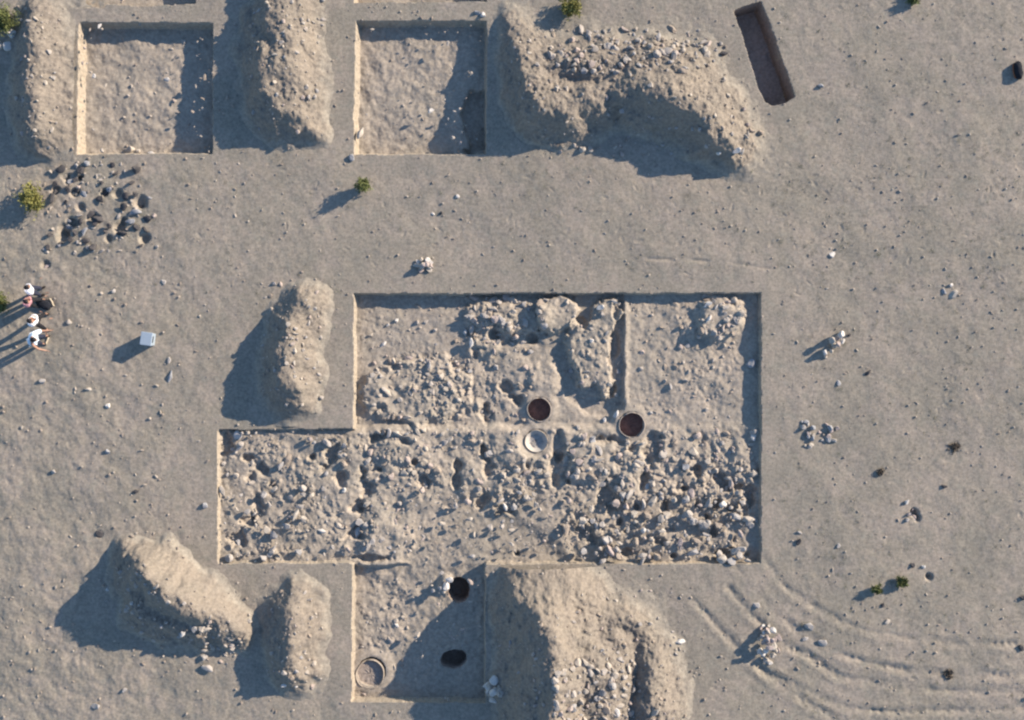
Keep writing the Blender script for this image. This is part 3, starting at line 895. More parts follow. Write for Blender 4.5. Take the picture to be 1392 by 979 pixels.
LANDMARKS = [
    ('the upper brown-lined jar', 733, 557), ('the right-hand brown-lined jar', 859, 578), ('the pale-filled jar', 729, 600), ('the grey-filled jar', 503, 917),
    ('the black round pit', 623, 806), ('the shaded irregular pit', 616, 900), ('the pale blue box', 204, 459), ('the lone green bush', 495, 256),
    ('the yellow bush', 47, 270), ('the four people', 45, 425), ('the slanting dark pit', 1040, 75), ('the black bag', 1381, 98),
    ('the paired small bushes', 1205, 797), ('the low stone cairn', 1044, 875), ('the right-hand cairn', 1133, 467), ('the small cairn', 577, 359),
    ('the scattered stone ring', 1113, 590), ('the burrow', 1241, 700), ('the northeast trench corner', 1030, 402), ('the southeast trench corner', 1030, 762),
    ('the inner trench corner', 484, 586), ('the west trench corner', 300, 588), ('the southwest trench corner', 300, 762), ('the standing earth stub', 810, 470),
    ('the northwest trench corner', 486, 403), ('the north rubble pile', 694, 432), ('the southern square', 568, 860), ('the leftmost square trench', 197, 120),
    ('the trench with the sounding', 572, 120), ('the two-lobed heap top', 860, 75), ('the two-lobed heap foot', 995, 210), ('the tall heap top', 800, 925),
    ('the tall heap shoulder', 890, 870), ('the curved dark heap', 225, 820), ('the curved heap tail', 300, 880), ('the small crested heap', 405, 870),
    ('the lone crested heap', 395, 475), ('the low stone hump', 566, 531), ('the east rubble field', 900, 690), ('the tyre tracks', 1180, 900),
    ('the field stone heap', 135, 290), ('the top bush', 775, 14), ('the edge cairn', 672, 935), ('the middle rubble field', 620, 640),
    ('the west rubble field', 370, 670), ('the bare level floor', 640, 730), ('the corner rubble pile', 981, 432),
]
ORD = ['', 'second ', 'third ', 'fourth ', 'fifth ', 'sixth ', 'seventh ', 'eighth ', 'ninth ', 'tenth ', 'eleventh ', 'twelfth ', 'thirteenth ',
       'fourteenth ', 'fifteenth ', 'sixteenth ', 'seventeenth ', 'eighteenth ', 'nineteenth ', 'twentieth ', 'twenty-first ', 'twenty-second ']
DIRS = ['right of', 'above right of', 'above', 'above left of', 'left of', 'below left of', 'below', 'below right of']
GROUPS = {'west': 'stones in the large trench', 'middle': 'stones in the large trench', 'east': 'stones in the large trench', 'hump': 'stones in the large trench',
          'pile': 'stones in the large trench', 'corner': 'stones in the large trench', 'stub': 'stones in the large trench', 'south': 'stones in the large trench',
          'square': 'stones in the square trenches', 'broad': 'stones on the spoil heaps', 'tall': 'stones on the spoil heaps', 'curved': 'stones on the spoil heaps',
          'crest': 'stones on the spoil heaps', 'cairn_top': 'stones of the small cairn', 'cairn_right': 'stones of the right-hand cairn',
          'ring_right': 'stones of the scattered ring', 'cairn_low': 'stones of the low cairn', 'cairn_edge': 'stones of the edge cairn',
          'burrow': 'stones round the burrow', 'field': 'field stones by the yellow bush', 'field_small': 'field stones by the yellow bush', 'hand': 'loose stones'}
buckets = {}
for r in kept:
    px, py = r['x'] * S + 696, 489.5 - r['y'] * S
    nm, lx, ly = min(LANDMARKS, key=lambda l: math.hypot(l[1] - px, l[2] - py))
    dd = math.hypot(px - lx, py - ly)
    if dd < 6:
        rel = 'on' if 'heap' in nm or 'cairn' in nm or 'field' in nm else 'beside'
    else:
        rel = DIRS[int(round(math.atan2(ly - py, px - lx) / (math.pi / 4))) % 8]
    size = 'large' if r['r'] > 0.165 else ('medium' if r['r'] > 0.12 else 'small')
    key = (size, r['col'], r['kind'], rel, nm)
    buckets.setdefault(key, []).append((dd, r))
for (size, col, kind, rel, nm), items in buckets.items():
    items.sort(key=lambda t: t[0])
    for i, (dd, r) in enumerate(items):
        o_ = ORD[min(i, len(ORD) - 1)]
        r['label'] = f"{size} {col} {kind} stone {rel} {nm}" if len(items) == 1 else f"{o_ or 'first '}nearest {size} {col} {kind} stone {rel} {nm}"
STONE_MESH = {}
for i, r in enumerate(kept):
    variant = (r['kind'], i % 5)
    key = (variant, r['col'])
    if key not in STONE_MESH:
        me = BIG[variant].copy()
        me.materials.append(M['stone_' + r['col']])
        STONE_MESH[key] = me
    o = bpy.data.objects.new('stone', STONE_MESH[key])
    COL.objects.link(o)
    z = height(r['x'], r['y'])
    zr = SHAPE[r['kind']][2] * r['r']
    o.location = (r['x'], r['y'], z + zr * 0.25 + r['lift'])
    o.scale = (r['r'] * random.uniform(0.9, 1.1), r['r'] * random.uniform(0.9, 1.1), r['r'] * random.uniform(0.9, 1.25))
    o.rotation_euler = (random.uniform(-0.35, 0.35), random.uniform(-0.35, 0.35), random.uniform(0, 6.28))
    tag(o, r['label'], 'stone', GROUPS[r['zone']])


def rot_z_tilt(n):
    a = RNG.uniform(0, 2 * np.pi, n)
    tx = RNG.uniform(-0.5, 0.5, n)
    ca, sa, ct, st = np.cos(a), np.sin(a), np.cos(tx), np.sin(tx)
    R = np.zeros((n, 3, 3))
    R[:, 0, 0], R[:, 0, 1] = ca, -sa * ct
    R[:, 0, 2] = sa * st
    R[:, 1, 0], R[:, 1, 1] = sa, ca * ct
    R[:, 1, 2] = -ca * st
    R[:, 2, 1], R[:, 2, 2] = st, ct
    return R


def pile_mesh(name, items, variants, faces):
    vs, fs = [], []
    R = rot_z_tilt(len(items))
    off = 0
    for i, (x, y, z, r) in enumerate(items):
        v = variants[i % len(variants)] * r
        v = v @ R[i].T + np.array([x, y, z])
        vs.append(v)
        fs.append(faces + off)
        off += len(v)
    return np_mesh(name, np.concatenate(vs), np.concatenate(fs), False)


items = [(r['x'], r['y'], height(r['x'], r['y']) + 0.12 * r['r'] + r['lift'], r['r'] * 1.12) for r in loose]
o = link('stone_rubble', pile_mesh('stone_rubble', items, MID, ICO2[1]), M['rubble'])
tag(o, 'loose small rubble stones filling the trench floors and topping the heaps', 'rubble', None, 'stuff')
# gravel over the open ground
items = []
for _ in range(11000):
    a, b = random.uniform(-10, 1402), random.uniform(-10, 989)
    if inpoly(a, b, T_PIT) or any(math.hypot(a - q_[0], b - q_[1]) < q_[2] + 2 for q_ in HOLES + PITS):
        continue
    x, y = P(a, b)
    dens = 0.5 + 0.5 * float(vnoise(np.array([x]), np.array([y]), 2.5, 700)[0])
    if random.random() > 0.25 + dens * 0.75:
        continue
    r = 0.012 + (0.065 if a < 320 or b > 880 else 0.05) * random.random() ** 4
    items.append((x, y, height(x, y) + 0.3 * r, r))
o = link('gravel', pile_mesh('gravel', items, SMALL, ICO1[1]), M['gravel'])
tag(o, 'fine gravel and clods scattered over the bare ground', 'gravel', None, 'stuff')

# ------------------------------------------------------------------ jars and basins set in the floor


def lathe(profile, seg=40, wob=0.0, seed=0, chip=0.0):
    bm = bmesh.new()
    rings = []
    r_ = random.Random(seed)
    ph = [r_.uniform(0, 6.28) for _ in range(3)]
    for rad, z in profile:
        ring = []
        for i in range(seg):
            t = 2 * math.pi * i / seg
            w = 1 + wob * (math.sin(2 * t + ph[0]) + 0.6 * math.sin(3 * t + ph[1]) + 0.4 * math.sin(7 * t + ph[2]))
            zz = z - chip * max(0, math.sin(2 * t + ph[1]) + 0.7 * math.sin(5 * t + ph[2]) + 0.5 * math.sin(11 * t + ph[0]) - 0.5) if z > -0.02 else z
            ring.append(bm.verts.new((rad * w * math.cos(t), rad * w * math.sin(t), zz)))
        rings.append(ring)
    for a, b in zip(rings[:-1], rings[1:]):
        for i in range(seg):
            bm.faces.new((a[i], a[(i + 1) % seg], b[(i + 1) % seg], b[i]))
    bmesh.ops.recalc_face_normals(bm, faces=bm.faces)
    return bm


def disc(rad, z, seg=40, wob=0.02):
    bm = bmesh.new()
    rings = []
    for k in range(1, 8):
        rr = rad * k / 7
        rings.append([bm.verts.new((rr * math.cos(6.2832 * i / seg), rr * math.sin(6.2832 * i / seg), z + random.uniform(-wob, wob))) for i in range(seg)])
    c = bm.verts.new((0, 0, z))
    for i in range(seg):
        bm.faces.new((c, rings[0][i], rings[0][(i + 1) % seg]))
    for a, b in zip(rings[:-1], rings[1:]):
        for i in range(seg):
            bm.faces.new((a[i], b[i], b[(i + 1) % seg], a[(i + 1) % seg]))
    return bm


JARS = [(733, 557, 17.0, 'brown-lined jar mouth, upper of the close pair in the trench middle', 'deep'),
        (859, 578, 18.0, 'brown-lined jar mouth with a pale lip at the foot of the standing earth', 'deep'),
        (729, 600, 16.0, 'broken jar mouth filled with pale earth below the brown-lined jar', 'pale'),
        (503, 917, 20.0, 'wide jar mouth filled with grey earth in the southern square', 'fill')]
for px, py, rpx, lab, kind in JARS:
    lvl = JAR_LVL[(px, py)]
    x, y = P(px, py, lvl)
    R_ = rpx / S
    root = empty('buried_jar', (x, y, lvl))
    tag(root, lab, 'jar', 'jars buried in the large trench')
    th = 0.035
    ri = R_ - th
    up = 0.05 if kind == 'deep' else 0.03
    outer = [(R_ * 1.06, -0.30), (R_ * 1.03, -0.06), (R_ * 1.0, up * 0.5), (R_ - 0.012, up), (R_ - th * 0.7, up + 0.006), (ri, up - 0.015)]
    link('rim', bm_mesh('rim', lathe(outer, 64, 0.02, rpx, 0.045)), M['clay' if kind == 'deep' else 'floor'], root)
    if kind == 'deep':
        link('lit_band', bm_mesh('lit_band', lathe([(ri, up - 0.015), (ri * 1.0, -0.05), (ri * 1.0, -0.11)], 64, 0.02, rpx)), M['clay'], root)  # upper inner wall coloured paler so its sunlit crescent glows
        body = [(ri, -0.11), (ri * 1.02, -0.25), (ri * 0.98, -0.5), (ri * 0.8, -0.72), (ri * 0.4, -0.80)]
        link('inner_wall', bm_mesh('inner_wall', lathe(body, 64, 0.02, rpx)), M['clay_dark'], root)
        link('earth_fill', bm_mesh('earth_fill', disc(ri * 0.98, -0.40)), M['fill_dark'], root)
    elif kind == 'fill':
        body = [(ri, up - 0.015), (ri * 0.97, -0.06), (ri * 0.9, -0.30)]
        link('inner_wall', bm_mesh('inner_wall', lathe(body, 64, 0.02, rpx)), M['clay'], root)
        link('earth_fill', bm_mesh('earth_fill', disc(ri * 0.97, -0.10)), M['fill'], root)
    else:
        body = [(ri, up - 0.015), (ri * 0.9, -0.05), (ri * 0.72, -0.10), (ri * 0.5, -0.16), (ri * 0.4, -0.30)]
        link('inner_wall', bm_mesh('inner_wall', lathe(body, 64, 0.02, rpx)), M['clay_pale'], root)
        link('earth_fill', bm_mesh('earth_fill', disc(ri * (0.66 if kind == 'pale' else 0.74), -0.125 if kind == 'pale' else -0.105)), M['fill_pale' if kind == 'pale' else 'fill'], root)

# ------------------------------------------------------------------ bushes


def bush(px, py, rad, hgt, leaf, label, n=900, sx=1.0):
    x, y = P(px, py)
    z = height(x, y)
    root = empty('bush', (x, y, z))
    tag(root, label, 'bush', 'low bushes on the bare ground')
    r_ = random.Random(int(px * 7 + py))
    bs = bmesh.new()
    bl = bmesh.new()
    tips = []
    for i in range(22):
        t = r_.uniform(0, 6.28)
        e = r_.uniform(0.15, 1.0)
        top = Vector((rad * e * math.cos(t) * sx, rad * e * math.sin(t), hgt * (1.05 - 0.55 * e) * r_.uniform(0.75, 1.1)))
        mid_ = Vector((top.x * 0.35, top.y * 0.35, top.z * 0.55))
        prev = None
        for p, w in ((Vector((0, 0, -0.05)), 0.016), (mid_, 0.010), (top, 0.003)):
            ring = [bs.verts.new(p + Vector((w * math.cos(a), w * math.sin(a), 0))) for a in (0, 2.09, 4.19)]
            if prev:
                for k in range(3):
                    bs.faces.new((prev[k], prev[(k + 1) % 3], ring[(k + 1) % 3], ring[k]))
            prev = ring
        tips.append((mid_, top))
    for i in range(n):
        m_, tp = r_.choice(tips)
        f_ = r_.uniform(-0.2, 1.15)
        c = m_.lerp(tp, f_) + Vector((r_.gauss(0, 0.17) * rad, r_.gauss(0, 0.17) * rad, r_.gauss(0, 0.10) * hgt))
        c.z = max(c.z, 0.02)
        d1 = Vector((r_.gauss(0, 1), r_.gauss(0, 1), r_.gauss(0.5, 0.8))).normalized()
        d2 = d1.cross(Vector((r_.gauss(0, 1), r_.gauss(0, 1), r_.gauss(0, 1)))).normalized()
        L, W = r_.uniform(0.05, 0.11), r_.uniform(0.015, 0.03)
        vs = [bl.verts.new(c - d1 * L * 0.5), bl.verts.new(c + d2 * W), bl.verts.new(c + d1 * L), bl.verts.new(c - d2 * W)]
        bl.faces.new(vs)
    link('stems', bm_mesh('stems', bs), M['twig'], root)
    link('foliage', bm_mesh('foliage', bl, False), M[leaf], root)
    return root


bush(495, 255, 0.34, 0.62, 'leaf_green', 'lone green bush below the trench with the sounding', 1300, 0.8)
bush(48, 271, 0.50, 0.75, 'leaf_yellow', 'yellow-green bush beside the field stones', 2000, 0.85)
bush(9, 30, 0.55, 0.6, 'leaf_green', 'green bush in the top left corner above the white boulders', 1700)
bush(776, 13, 0.42, 0.6, 'leaf_yellow', 'yellowish bush at the top of the two-lobed heap', 1500)
bush(4, 411, 0.42, 0.5, 'leaf_green', 'green bush cut off by the frame behind the people', 1300)
bush(1189, 800, 0.22, 0.26, 'leaf_green', 'left one of two small bushes near the tyre tracks', 450)
bush(1224, 791, 0.24, 0.26, 'leaf_green', 'right one of two small bushes near the tyre tracks', 520)
bush(1240, 0, 0.24, 0.32, 'leaf_green', 'dark bush cut off by the top edge right of the slanting pit', 600)

bush(1297, 607, 0.30, 0.07, 'twig', 'flat dead brown herb on the open ground right of the stone ring', 420)
bush(1196, 642, 0.16, 0.06, 'twig', 'small flat dead herb below the scattered stone ring', 200)
bush(1290, 918, 0.22, 0.06, 'twig', 'flat dead herb lying across the tyre tracks', 240)
# sparse dry tufts on the right
bt = bmesh.new()
for _ in range(700):
    a, b = random.uniform(1060, 1395), random.uniform(-5, 985)
    if random.random() < 0.25:
        a, b = random.uniform(0, 1395), random.uniform(215, 400)
    x, y = P(a, b)
    if TRENCHES['main'][min(NX - 1, np.searchsorted(AX, x)), min(NY - 1, np.searchsorted(AY, y))] > -0.2:
        continue
    z = height(x, y)
    rr = random.uniform(0.03, 0.10)
    for k in range(random.randint(8, 22)):
        t = random.uniform(0, 6.28)
        p = Vector((x + random.gauss(0, rr), y + random.gauss(0, rr), z))
        d_ = Vector((math.cos(t), math.sin(t), random.uniform(0.2, 1.2))).normalized() * random.uniform(0.03, 0.08)
        s_ = Vector((-math.sin(t), math.cos(t), 0)) * 0.006
        bt.faces.new([bt.verts.new(p - s_), bt.verts.new(p + s_), bt.verts.new(p + d_)])
o = link('dry_grass', bm_mesh('dry_grass', bt, False), M['straw'])
tag(o, 'thin tufts of dry grass on the open ground', 'grass', None, 'stuff')

# ------------------------------------------------------------------ box


def bevel_box(sx, sy, sz, bev, z0=0.0, taper=1.0):
    bm = bmesh.new()
    bmesh.ops.create_cube(bm, size=1.0)
    for v in bm.verts:
        k = taper if v.co.z < 0 else 1.0
        v.co = Vector((v.co.x * sx * k, v.co.y * sy * k, (v.co.z + 0.5) * sz + z0))
    bmesh.ops.bevel(bm, geom=list(bm.edges), offset=bev, segments=2, affect='EDGES', profile=0.6)
    return bm


x, y = P(205, 461)
bx = empty('cool_box', (x, y, height(x, y)), math.radians(-8))
tag(bx, 'pale blue-grey box standing alone on the dirt right of the people', 'box')
link('body', bm_mesh('body', bevel_box(0.40, 0.46, 0.40, 0.02, 0, 0.93), False), M['box'], bx)
lid = link('lid', bm_mesh('lid', bevel_box(0.42, 0.48, 0.075, 0.02, 0.402), False), M['box_lid'], bx)
hb = bmesh.new()
bmesh.ops.create_cube(hb, size=1.0)
for v in hb.verts:
    v.co = Vector((v.co.x * 0.03, v.co.y * 0.24, v.co.z * 0.03 + 0.36))
    v.co.x += 0.215
link('handle', bm_mesh('handle', hb, False), M['dark_plastic'], bx)

# ------------------------------------------------------------------ bags and sticks


def bag(px, py, rz, sx, sy, sz, label, strap):
    x, y = P(px, py)
    root = empty('bag', (x, y, height(x, y)), rz)
    tag(root, label, 'bag')
    v = ICO3[0].copy()
    v = np.sign(v) * np.abs(v) ** 0.75
    v[:, 2] = np.where(v[:, 2] < -0.3, -0.3 + (v[:, 2] + 0.3) * 0.2, v[:, 2])
    v = v * np.array([sx, sy, sz]) * (1 + 0.06 * np.sin(v[:, [1]] * 7 + v[:, [0]] * 5))
    v[:, 2] += sz * 0.4
    link('body', np_mesh('body', v, ICO3[1]), M['bag'], root)
    pv = ICO2[0] * np.array([sx * 0.55, sy * 0.5, sz * 0.3]) + np.array([sx * 0.05, sy * 0.35, sz * 1.05])
    link('pocket', np_mesh('pocket', pv, ICO2[1]), M['bag'], root)
    bm = bmesh.new()
    prev = None
    for k in range(13):
        t = k / 12 * math.pi
        c = Vector((-sx * 0.8 - 0.10 * math.sin(t), sy * 0.8 * math.cos(t), sz * 0.5 * math.sin(t) + 0.03))
        ring = [bm.verts.new(c + Vector((0, 0, 0.012))), bm.verts.new(c + Vector((0.045, 0, 0.015))), bm.verts.new(c + Vector((0.045, 0, 0.0))), bm.verts.new(c)]
        if prev:
            for i in range(4):
                bm.faces.new((prev[i], prev[(i + 1) % 4], ring[(i + 1) % 4], ring[i]))
        prev = ring
    link('strap', bm_mesh('strap', bm), M[strap], root)
    return root


bag(1382, 97, math.radians(8), 0.15, 0.33, 0.16, 'black bag with rust-brown strap at the right frame edge', 'strap')
bag(61, 414, math.radians(-25), 0.26, 0.17, 0.14, 'black bag lying at the feet of the person in pink', 'bag')


def stick(px, py, rz, L, label):
    x, y = P(px, py)
    bm = bmesh.new()
    prev = None
    for k in range(7):
        t = k / 6
        c = Vector((L * (t - 0.5), 0.012 * math.sin(t * 5), 0.035 + 0.004 * math.sin(t * 9)))
        r_ = 0.034 * (1 - 0.25 * t)
        ring = [bm.verts.new(c + Vector((0, r_ * math.cos(a), r_ * math.sin(a)))) for a in (0.3, 1.4, 2.4, 3.4, 4.5, 5.5)]
        if prev:
            for i in range(6):
                bm.faces.new((prev[i], prev[(i + 1) % 6], ring[(i + 1) % 6], ring[i]))
        else:
            bm.faces.new(ring[::-1])
        prev = ring
    bm.faces.new(prev)
    bmesh.ops.recalc_face_normals(bm, faces=bm.faces)
    o = link('wooden_stake', bm_mesh('wooden_stake', bm), M['wood'])
    o.location = (x, y, height(x, y))
    o.rotation_euler = (0, 0, rz)
    tag(o, label, 'stake', 'wooden stakes by the people')
    return o


stick(71, 411, math.radians(-58), 0.32, 'short pale wooden stake beyond the black bag')
stick(65, 464, math.radians(75), 0.30, 'short pale wooden stake beside the lowest person')

# ------------------------------------------------------------------ people


def skin_mesh(chains, name='skin', sub=2):
    """chains: list of (verts [(co, radius)], edges); each grown with a Skin modifier -> one mesh"""
    outs = []
    for verts, edges in chains:
        me = bpy.data.meshes.new(name)
        me.from_pydata([v[0] for v in verts], edges, [])
        ob = bpy.data.objects.new(name, me)
        COL.objects.link(ob)
        ob.modifiers.new('s', 'SKIN').use_smooth_shade = True
        sm = ob.modifiers.new('d', 'SUBSURF')
        sm.levels = sm.render_levels = sub
        for i, d_ in enumerate(me.skin_vertices[0].data):
            rr = verts[i][1]
            d_.radius = rr if isinstance(rr, tuple) else (rr, rr)
            d_.use_root = (i == 0)
        bpy.context.view_layer.update()
        ev = ob.evaluated_get(bpy.context.evaluated_depsgraph_get())
        m2 = bpy.data.meshes.new_from_object(ev)
        outs.append(m2)
        bpy.data.objects.remove(ob)
    bm = bmesh.new()
    for m2 in outs:
        bm.from_mesh(m2)
        bpy.data.meshes.remove(m2)
    return bm


def remeshed(bm, name, voxel):
    me = bm_mesh(name, bm)
    ob = bpy.data.objects.new(name, me)
    COL.objects.link(ob)
    r_ = ob.modifiers.new('r', 'REMESH')
    r_.mode = 'VOXEL'
    r_.voxel_size = voxel
    r_.use_smooth_shade = True
    bpy.context.view_layer.update()
    m2 = bpy.data.meshes.new_from_object(ob.evaluated_get(bpy.context.evaluated_depsgraph_get()))
    m2.name = name
    bpy.data.objects.remove(ob)
    for p in m2.polygons:
        p.use_smooth = True
    return m2


def ellipsoid(bm, c, r, rot=None, seg=20):
    q_ = bmesh.ops.create_uvsphere(bm, u_segments=seg, v_segments=seg // 2 + 2, radius=1.0)
    mt = Matrix.Translation(Vector(c)) @ (rot or Matrix.Identity(4)) @ Matrix.Diagonal((*r, 1))
    bmesh.ops.transform(bm, matrix=mt, verts=q_['verts'])


def person(px, py, face, lean, armL, armR, stance, shirt, trousers, label, hat=False, hgt=1.0, bulk=1.0):
    """face: heading of the body (deg, 0 = right of picture); lean forward in deg; arms are (forward, out, elbow) degrees; stance: half step fore-aft, half width"""
    x, y = P(px, py)
    root = empty('person', (x, y, height(x, y)), math.radians(face))
    root.scale = (hgt, hgt, hgt)
    tag(root, label, 'person', 'people standing at the left edge')
    pel = Vector((0, 0, 0.93))
    LR = Matrix.Rotation(math.radians(lean), 4, 'Y')

    def up(v):
        return pel + (LR @ (Vector(v) - pel))
    J = {'pel': pel, 'sp': up((0, 0, 1.10)), 'ch': up((-0.01, 0, 1.30)), 'nb': up((0, 0, 1.45)), 'nk': up((0.015, 0, 1.53)), 'hd': up((0.04, 0, 1.64))}
    step, wid = stance
    for s, sgn in (('l', 1), ('r', -1)):
        J['hip' + s] = Vector((0, sgn * 0.095, 0.88))
        J['ank' + s] = Vector((sgn * step, sgn * wid, 0.085))
        mid_ = (J['hip' + s] + J['ank' + s]) / 2
        J['kn' + s] = mid_ + Vector((0.045, 0, 0.02))
        J['heel' + s] = J['ank' + s] + Vector((-0.05, 0, -0.035))
        J['toe' + s] = J['ank' + s] + Vector((0.16, sgn * 0.02, -0.05))
        J['sh' + s] = up((0, sgn * 0.185, 1.40))
        fwd, out, elb = armL if s == 'l' else armR
        d1 = Vector((math.sin(math.radians(fwd)), sgn * math.sin(math.radians(out)), -math.cos(math.radians(fwd)) * math.cos(math.radians(out)))).normalized()
        d2 = Vector((math.sin(math.radians(fwd + elb)), sgn * math.sin(math.radians(out * 0.3)), -math.cos(math.radians(fwd + elb)))).normalized()
        J['el' + s] = J['sh' + s] + d1 * 0.29
        J['wr' + s] = J['el' + s] + d2 * 0.25
        J['hn' + s] = J['wr' + s] + d2 * 0.08
        J['hd_dir' + s] = d2
    names = ['pel', 'sp', 'ch', 'nb', 'nk', 'hd', 'shl', 'ell', 'wrl', 'hnl', 'shr', 'elr', 'wrr', 'hnr', 'hipl', 'knl', 'ankl', 'toel', 'hipr', 'knr', 'ankr', 'toer']
    rad = {'pel': .125, 'sp': .115, 'ch': .13, 'nb': .07, 'nk': .055, 'hd': .06, 'sh': .062, 'el': .042, 'wr': .028, 'hn': (.040, .020), 'hip': .085, 'kn': .056, 'ank': .038, 'toe': .032}

    def R(n_):
        return rad[n_] if n_ in rad else rad[n_[:-1]]
    ix = {n_: i for i, n_ in enumerate(names)}
    E = [('pel', 'sp'), ('sp', 'ch'), ('ch', 'nb'), ('nb', 'nk'), ('nk', 'hd')]
    for s in 'lr':
        E += [('nb', 'sh' + s), ('sh' + s, 'el' + s), ('el' + s, 'wr' + s), ('wr' + s, 'hn' + s), ('pel', 'hip' + s), ('hip' + s, 'kn' + s), ('kn' + s, 'ank' + s), ('ank' + s, 'toe' + s)]
    chains = [([(J[n_], R(n_)) for n_ in names], [(ix[a], ix[b]) for a, b in E])]
    # chest width
    chains.append(([(up((0, 0.12, 1.33)), .105), (up((0, 0, 1.30)), .12), (up((0, -0.12, 1.33)), .105), (up((0, 0.09, 1.05)), .09), (up((0, -0.09, 1.05)), .09)], [(0, 1), (1, 2), (0, 3), (2, 4)]))
    # fingers: four unequal ones bent a little and a thumb leaving the side of the palm
    for s, sgn in (('l', 1), ('r', -1)):
        d_ = J['hd_dir' + s]
        side = Vector((1, 0, 0)) - d_ * d_.x
        side = side.normalized() if side.length > 0.1 else Vector((0, 0, 1))
        inn = d_.cross(side).normalized() * (-sgn)
        base = J['hn' + s]
        for off, L in ((0.032, 0.07), (0.011, 0.078), (-0.011, 0.072), (-0.031, 0.058)):
            a = base - d_ * 0.02 + side * off * 0.8
            b = base + d_ * 0.035 + side * off
            c = b + (d_ * 0.8 + inn * 0.45).normalized() * L * 0.5
            e = c + (d_ * 0.5 + inn * 0.8).normalized() * L * 0.4
            chains.append(([(a, .010), (b, .0095), (c, .0085), (e, .0075)], [(0, 1), (1, 2), (2, 3)]))
        a = base - d_ * 0.045 + side * 0.025
        b = a + (side * 0.8 + d_ * 0.5 + inn * 0.2).normalized() * 0.045
        c = b + (d_ * 0.85 + side * 0.25 + inn * 0.3).normalized() * 0.035
        chains.append(([(a, .012), (b, .0105), (c, .0085)], [(0, 1), (1, 2)]))
    bm = skin_mesh(chains)
    hc = J['hd'] + LR.to_3x3() @ Vector((0.01, 0, 0.02))
    HR = Matrix.Rotation(math.radians(lean * 0.7), 4, 'Y')
    h3 = HR.to_3x3()
    ellipsoid(bm, hc, (0.098, 0.076, 0.122), HR)
    ellipsoid(bm, hc + h3 @ Vector((0.045, 0, -0.065)), (0.055, 0.05, 0.05), HR)          # jaw
    ellipsoid(bm, hc + h3 @ Vector((0.098, 0, -0.018)), (0.022, 0.014, 0.026), HR, 12)     # nose
    ellipsoid(bm, hc + h3 @ Vector((0.088, 0, -0.060)), (0.014, 0.026, 0.010), HR, 12)     # mouth
    for sg in (1, -1):
        ellipsoid(bm, hc + h3 @ Vector((-0.005, sg * 0.079, -0.01)), (0.022, 0.010, 0.033), HR, 12)
    body = link('body', remeshed(bm, 'body', 0.0085), M['skin'], root)
    be = bmesh.new()
    for sg in (1, -1):
        ellipsoid(be, hc + h3 @ Vector((0.083, sg * 0.032, 0.012)), (0.013, 0.016, 0.011), HR, 12)
    link('eyes', bm_mesh('eyes', be), M['eye'], root)
    # hair or hat
    bh = bmesh.new()
    ellipsoid(bh, hc + h3 @ Vector((-0.016, 0, 0.022)), (0.104, 0.087, 0.118), HR, 28)
    inv = HR.inverted()
    kill = [v for v in bh.verts if (inv @ (v.co - hc)).x > 0.055 and (inv @ (v.co - hc)).z < 0.062 or (inv @ (v.co - hc)).z < -0.07]
    bmesh.ops.delete(bh, geom=kill, context='VERTS')
    for v in bh.verts:
        v.co += Vector((random.uniform(-1, 1), random.uniform(-1, 1), random.uniform(-1, 1))) * 0.004
    link('hair', bm_mesh('hair', bh), M['hair'], root)
    # shirt: torso, shoulders, sleeves
    sh_names = ['pel', 'sp', 'ch', 'nb', 'shl', 'ell', 'shr', 'elr']
    sl = {n_: i for i, n_ in enumerate(sh_names)}
    srad = {'pel': .155, 'sp': .145, 'ch': .155, 'nb': .085, 'sh': .085, 'el': .062}
    pts = [(J[n_] if n_ not in ('ell', 'elr') else J['sh' + n_[-1]].lerp(J[n_], 1.15), (srad[n_] if n_ in srad else srad[n_[:-1]]) * bulk) for n_ in sh_names]
    ch_ = [(pts, [(sl[a], sl[b]) for a, b in (('pel', 'sp'), ('sp', 'ch'), ('ch', 'nb'), ('nb', 'shl'), ('shl', 'ell'), ('nb', 'shr'), ('shr', 'elr'))]),
           ([(up((0, 0.13, 1.34)), .125 * bulk), (up((0, 0, 1.30)), .14 * bulk), (up((0, -0.13, 1.34)), .125 * bulk), (up((0, 0.10, 1.0)), .115 * bulk), (up((0, -0.10, 1.0)), .115 * bulk)],
            [(0, 1), (1, 2), (0, 3), (2, 4)])]
    link('shirt', remeshed(skin_mesh(ch_), 'shirt', 0.013), M[shirt], root)
    tn = ['pel', 'hipl', 'knl', 'ankl', 'hipr', 'knr', 'ankr']
    tr = {'pel': .14, 'hip': .108, 'kn': .082, 'ank': .068}
    ti = {n_: i for i, n_ in enumerate(tn)}
    pts = [(J[n_] + (Vector((0, 0, 0.02)) if n_.startswith('ank') else Vector()), tr[n_] if n_ in tr else tr[n_[:-1]]) for n_ in tn]
    link('trousers', remeshed(skin_mesh([(pts, [(ti[a], ti[b]) for a, b in (('pel', 'hipl'), ('hipl', 'knl'), ('knl', 'ankl'), ('pel', 'hipr'), ('hipr', 'knr'), ('knr', 'ankr'))])]), 'trousers', 0.013),
         M[trousers], root)
    for s in 'lr':
        pts = [(J['heel' + s], .045), (J['ank' + s] + Vector((0.03, 0, -0.04)), .048), (J['toe' + s] + Vector((0.01, 0, 0.005)), .042)]
        link('shoe', remeshed(skin_mesh([(pts, [(0, 1), (1, 2)])]), 'shoe', 0.01), M['shoe'], root)
    return root


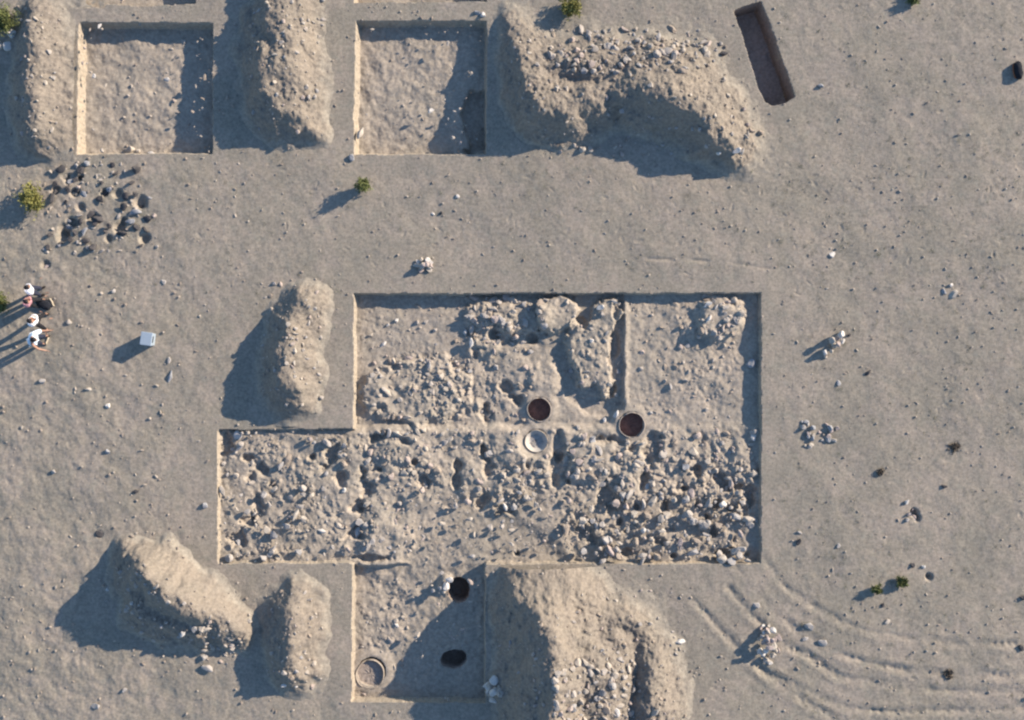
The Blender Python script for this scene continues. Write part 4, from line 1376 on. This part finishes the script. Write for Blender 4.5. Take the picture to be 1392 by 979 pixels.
person(57, 397, 20, 12, (25, 12, 40), (30, 20, 45), (0.06, 0.12), 'white_cloth', 'navy_cloth',
       'topmost person, in a white shirt and navy trousers', hgt=0.98)
person(54, 412, -10, 14, (62, 20, 15), (20, 15, 30), (0.10, 0.15), 'pink_cloth', 'dark_cloth',
       'person in a dusty pink shirt and black trousers reaching forward', hgt=0.97)
person(63, 437, -20, 8, (45, 15, 40), (55, 12, 30), (-0.12, 0.26), 'white_cloth', 'dark_cloth',
       'person in a white shirt with legs apart, below the pink shirt', hgt=1.0, bulk=1.08)
person(61, 462, -5, 22, (35, 28, 30), (25, 28, 30), (0.05, 0.14), 'bluewhite_cloth', 'navy_cloth',
       'lowest person, in a loose pale blue shirt, leaning forward', hgt=1.02, bulk=1.28)

# ------------------------------------------------------------------ light, sky, camera
SUN_AZ = math.radians(28)       # direction to the sun, from +x towards +y
SUN_EL = math.radians(19.5)
to_sun = Vector((math.cos(SUN_EL) * math.cos(SUN_AZ), math.cos(SUN_EL) * math.sin(SUN_AZ), math.sin(SUN_EL)))
ld = bpy.data.lights.new('sun', 'SUN')
ld.energy = 4.0
ld.angle = math.radians(0.55)
ld.color = (1.0, 0.86, 0.70)
lo = bpy.data.objects.new('sun', ld)
COL.objects.link(lo)
lo.location = to_sun * 60
lo.rotation_euler = to_sun.to_track_quat('Z', 'Y').to_euler()

w = bpy.data.worlds.new('World')
sc.world = w
w.use_nodes = True
nt = w.node_tree
sky = nt.nodes.new('ShaderNodeTexSky')
sky.sky_type = 'NISHITA'
sky.sun_disc = False
sky.sun_elevation = SUN_EL
sky.sun_rotation = math.pi / 2 - SUN_AZ
sky.altitude = 900
sky.air_density = 1.0
sky.dust_density = 0.2
sky.ozone_density = 3.0
nt.links.new(sky.outputs[0], nt.nodes['Background'].inputs['Color'])
nt.nodes['Background'].inputs['Strength'].default_value = 0.10

cd = bpy.data.cameras.new('camera')
cd.sensor_width = 36.0
cd.lens = 36.0 * CAM_H / (1392.0 / S)
cd.clip_start = 0.5
cd.clip_end = 2000
co = bpy.data.objects.new('camera', cd)
COL.objects.link(co)
co.location = (0, 0, CAM_H)
co.rotation_euler = (0, 0, 0)
sc.camera = co
sc.render.resolution_x, sc.render.resolution_y = 1024, 720
sc.view_settings.view_transform = 'Standard'
sc.view_settings.look = 'None'
sc.view_settings.gamma = 1.0
sc.view_settings.exposure = 1.28
sc.view_settings.use_curve_mapping = False
sc.cycles.filter_width = 2.3
sc.cycles.max_bounces = 6
print('stones kept', len(kept), 'loose', len(loose))
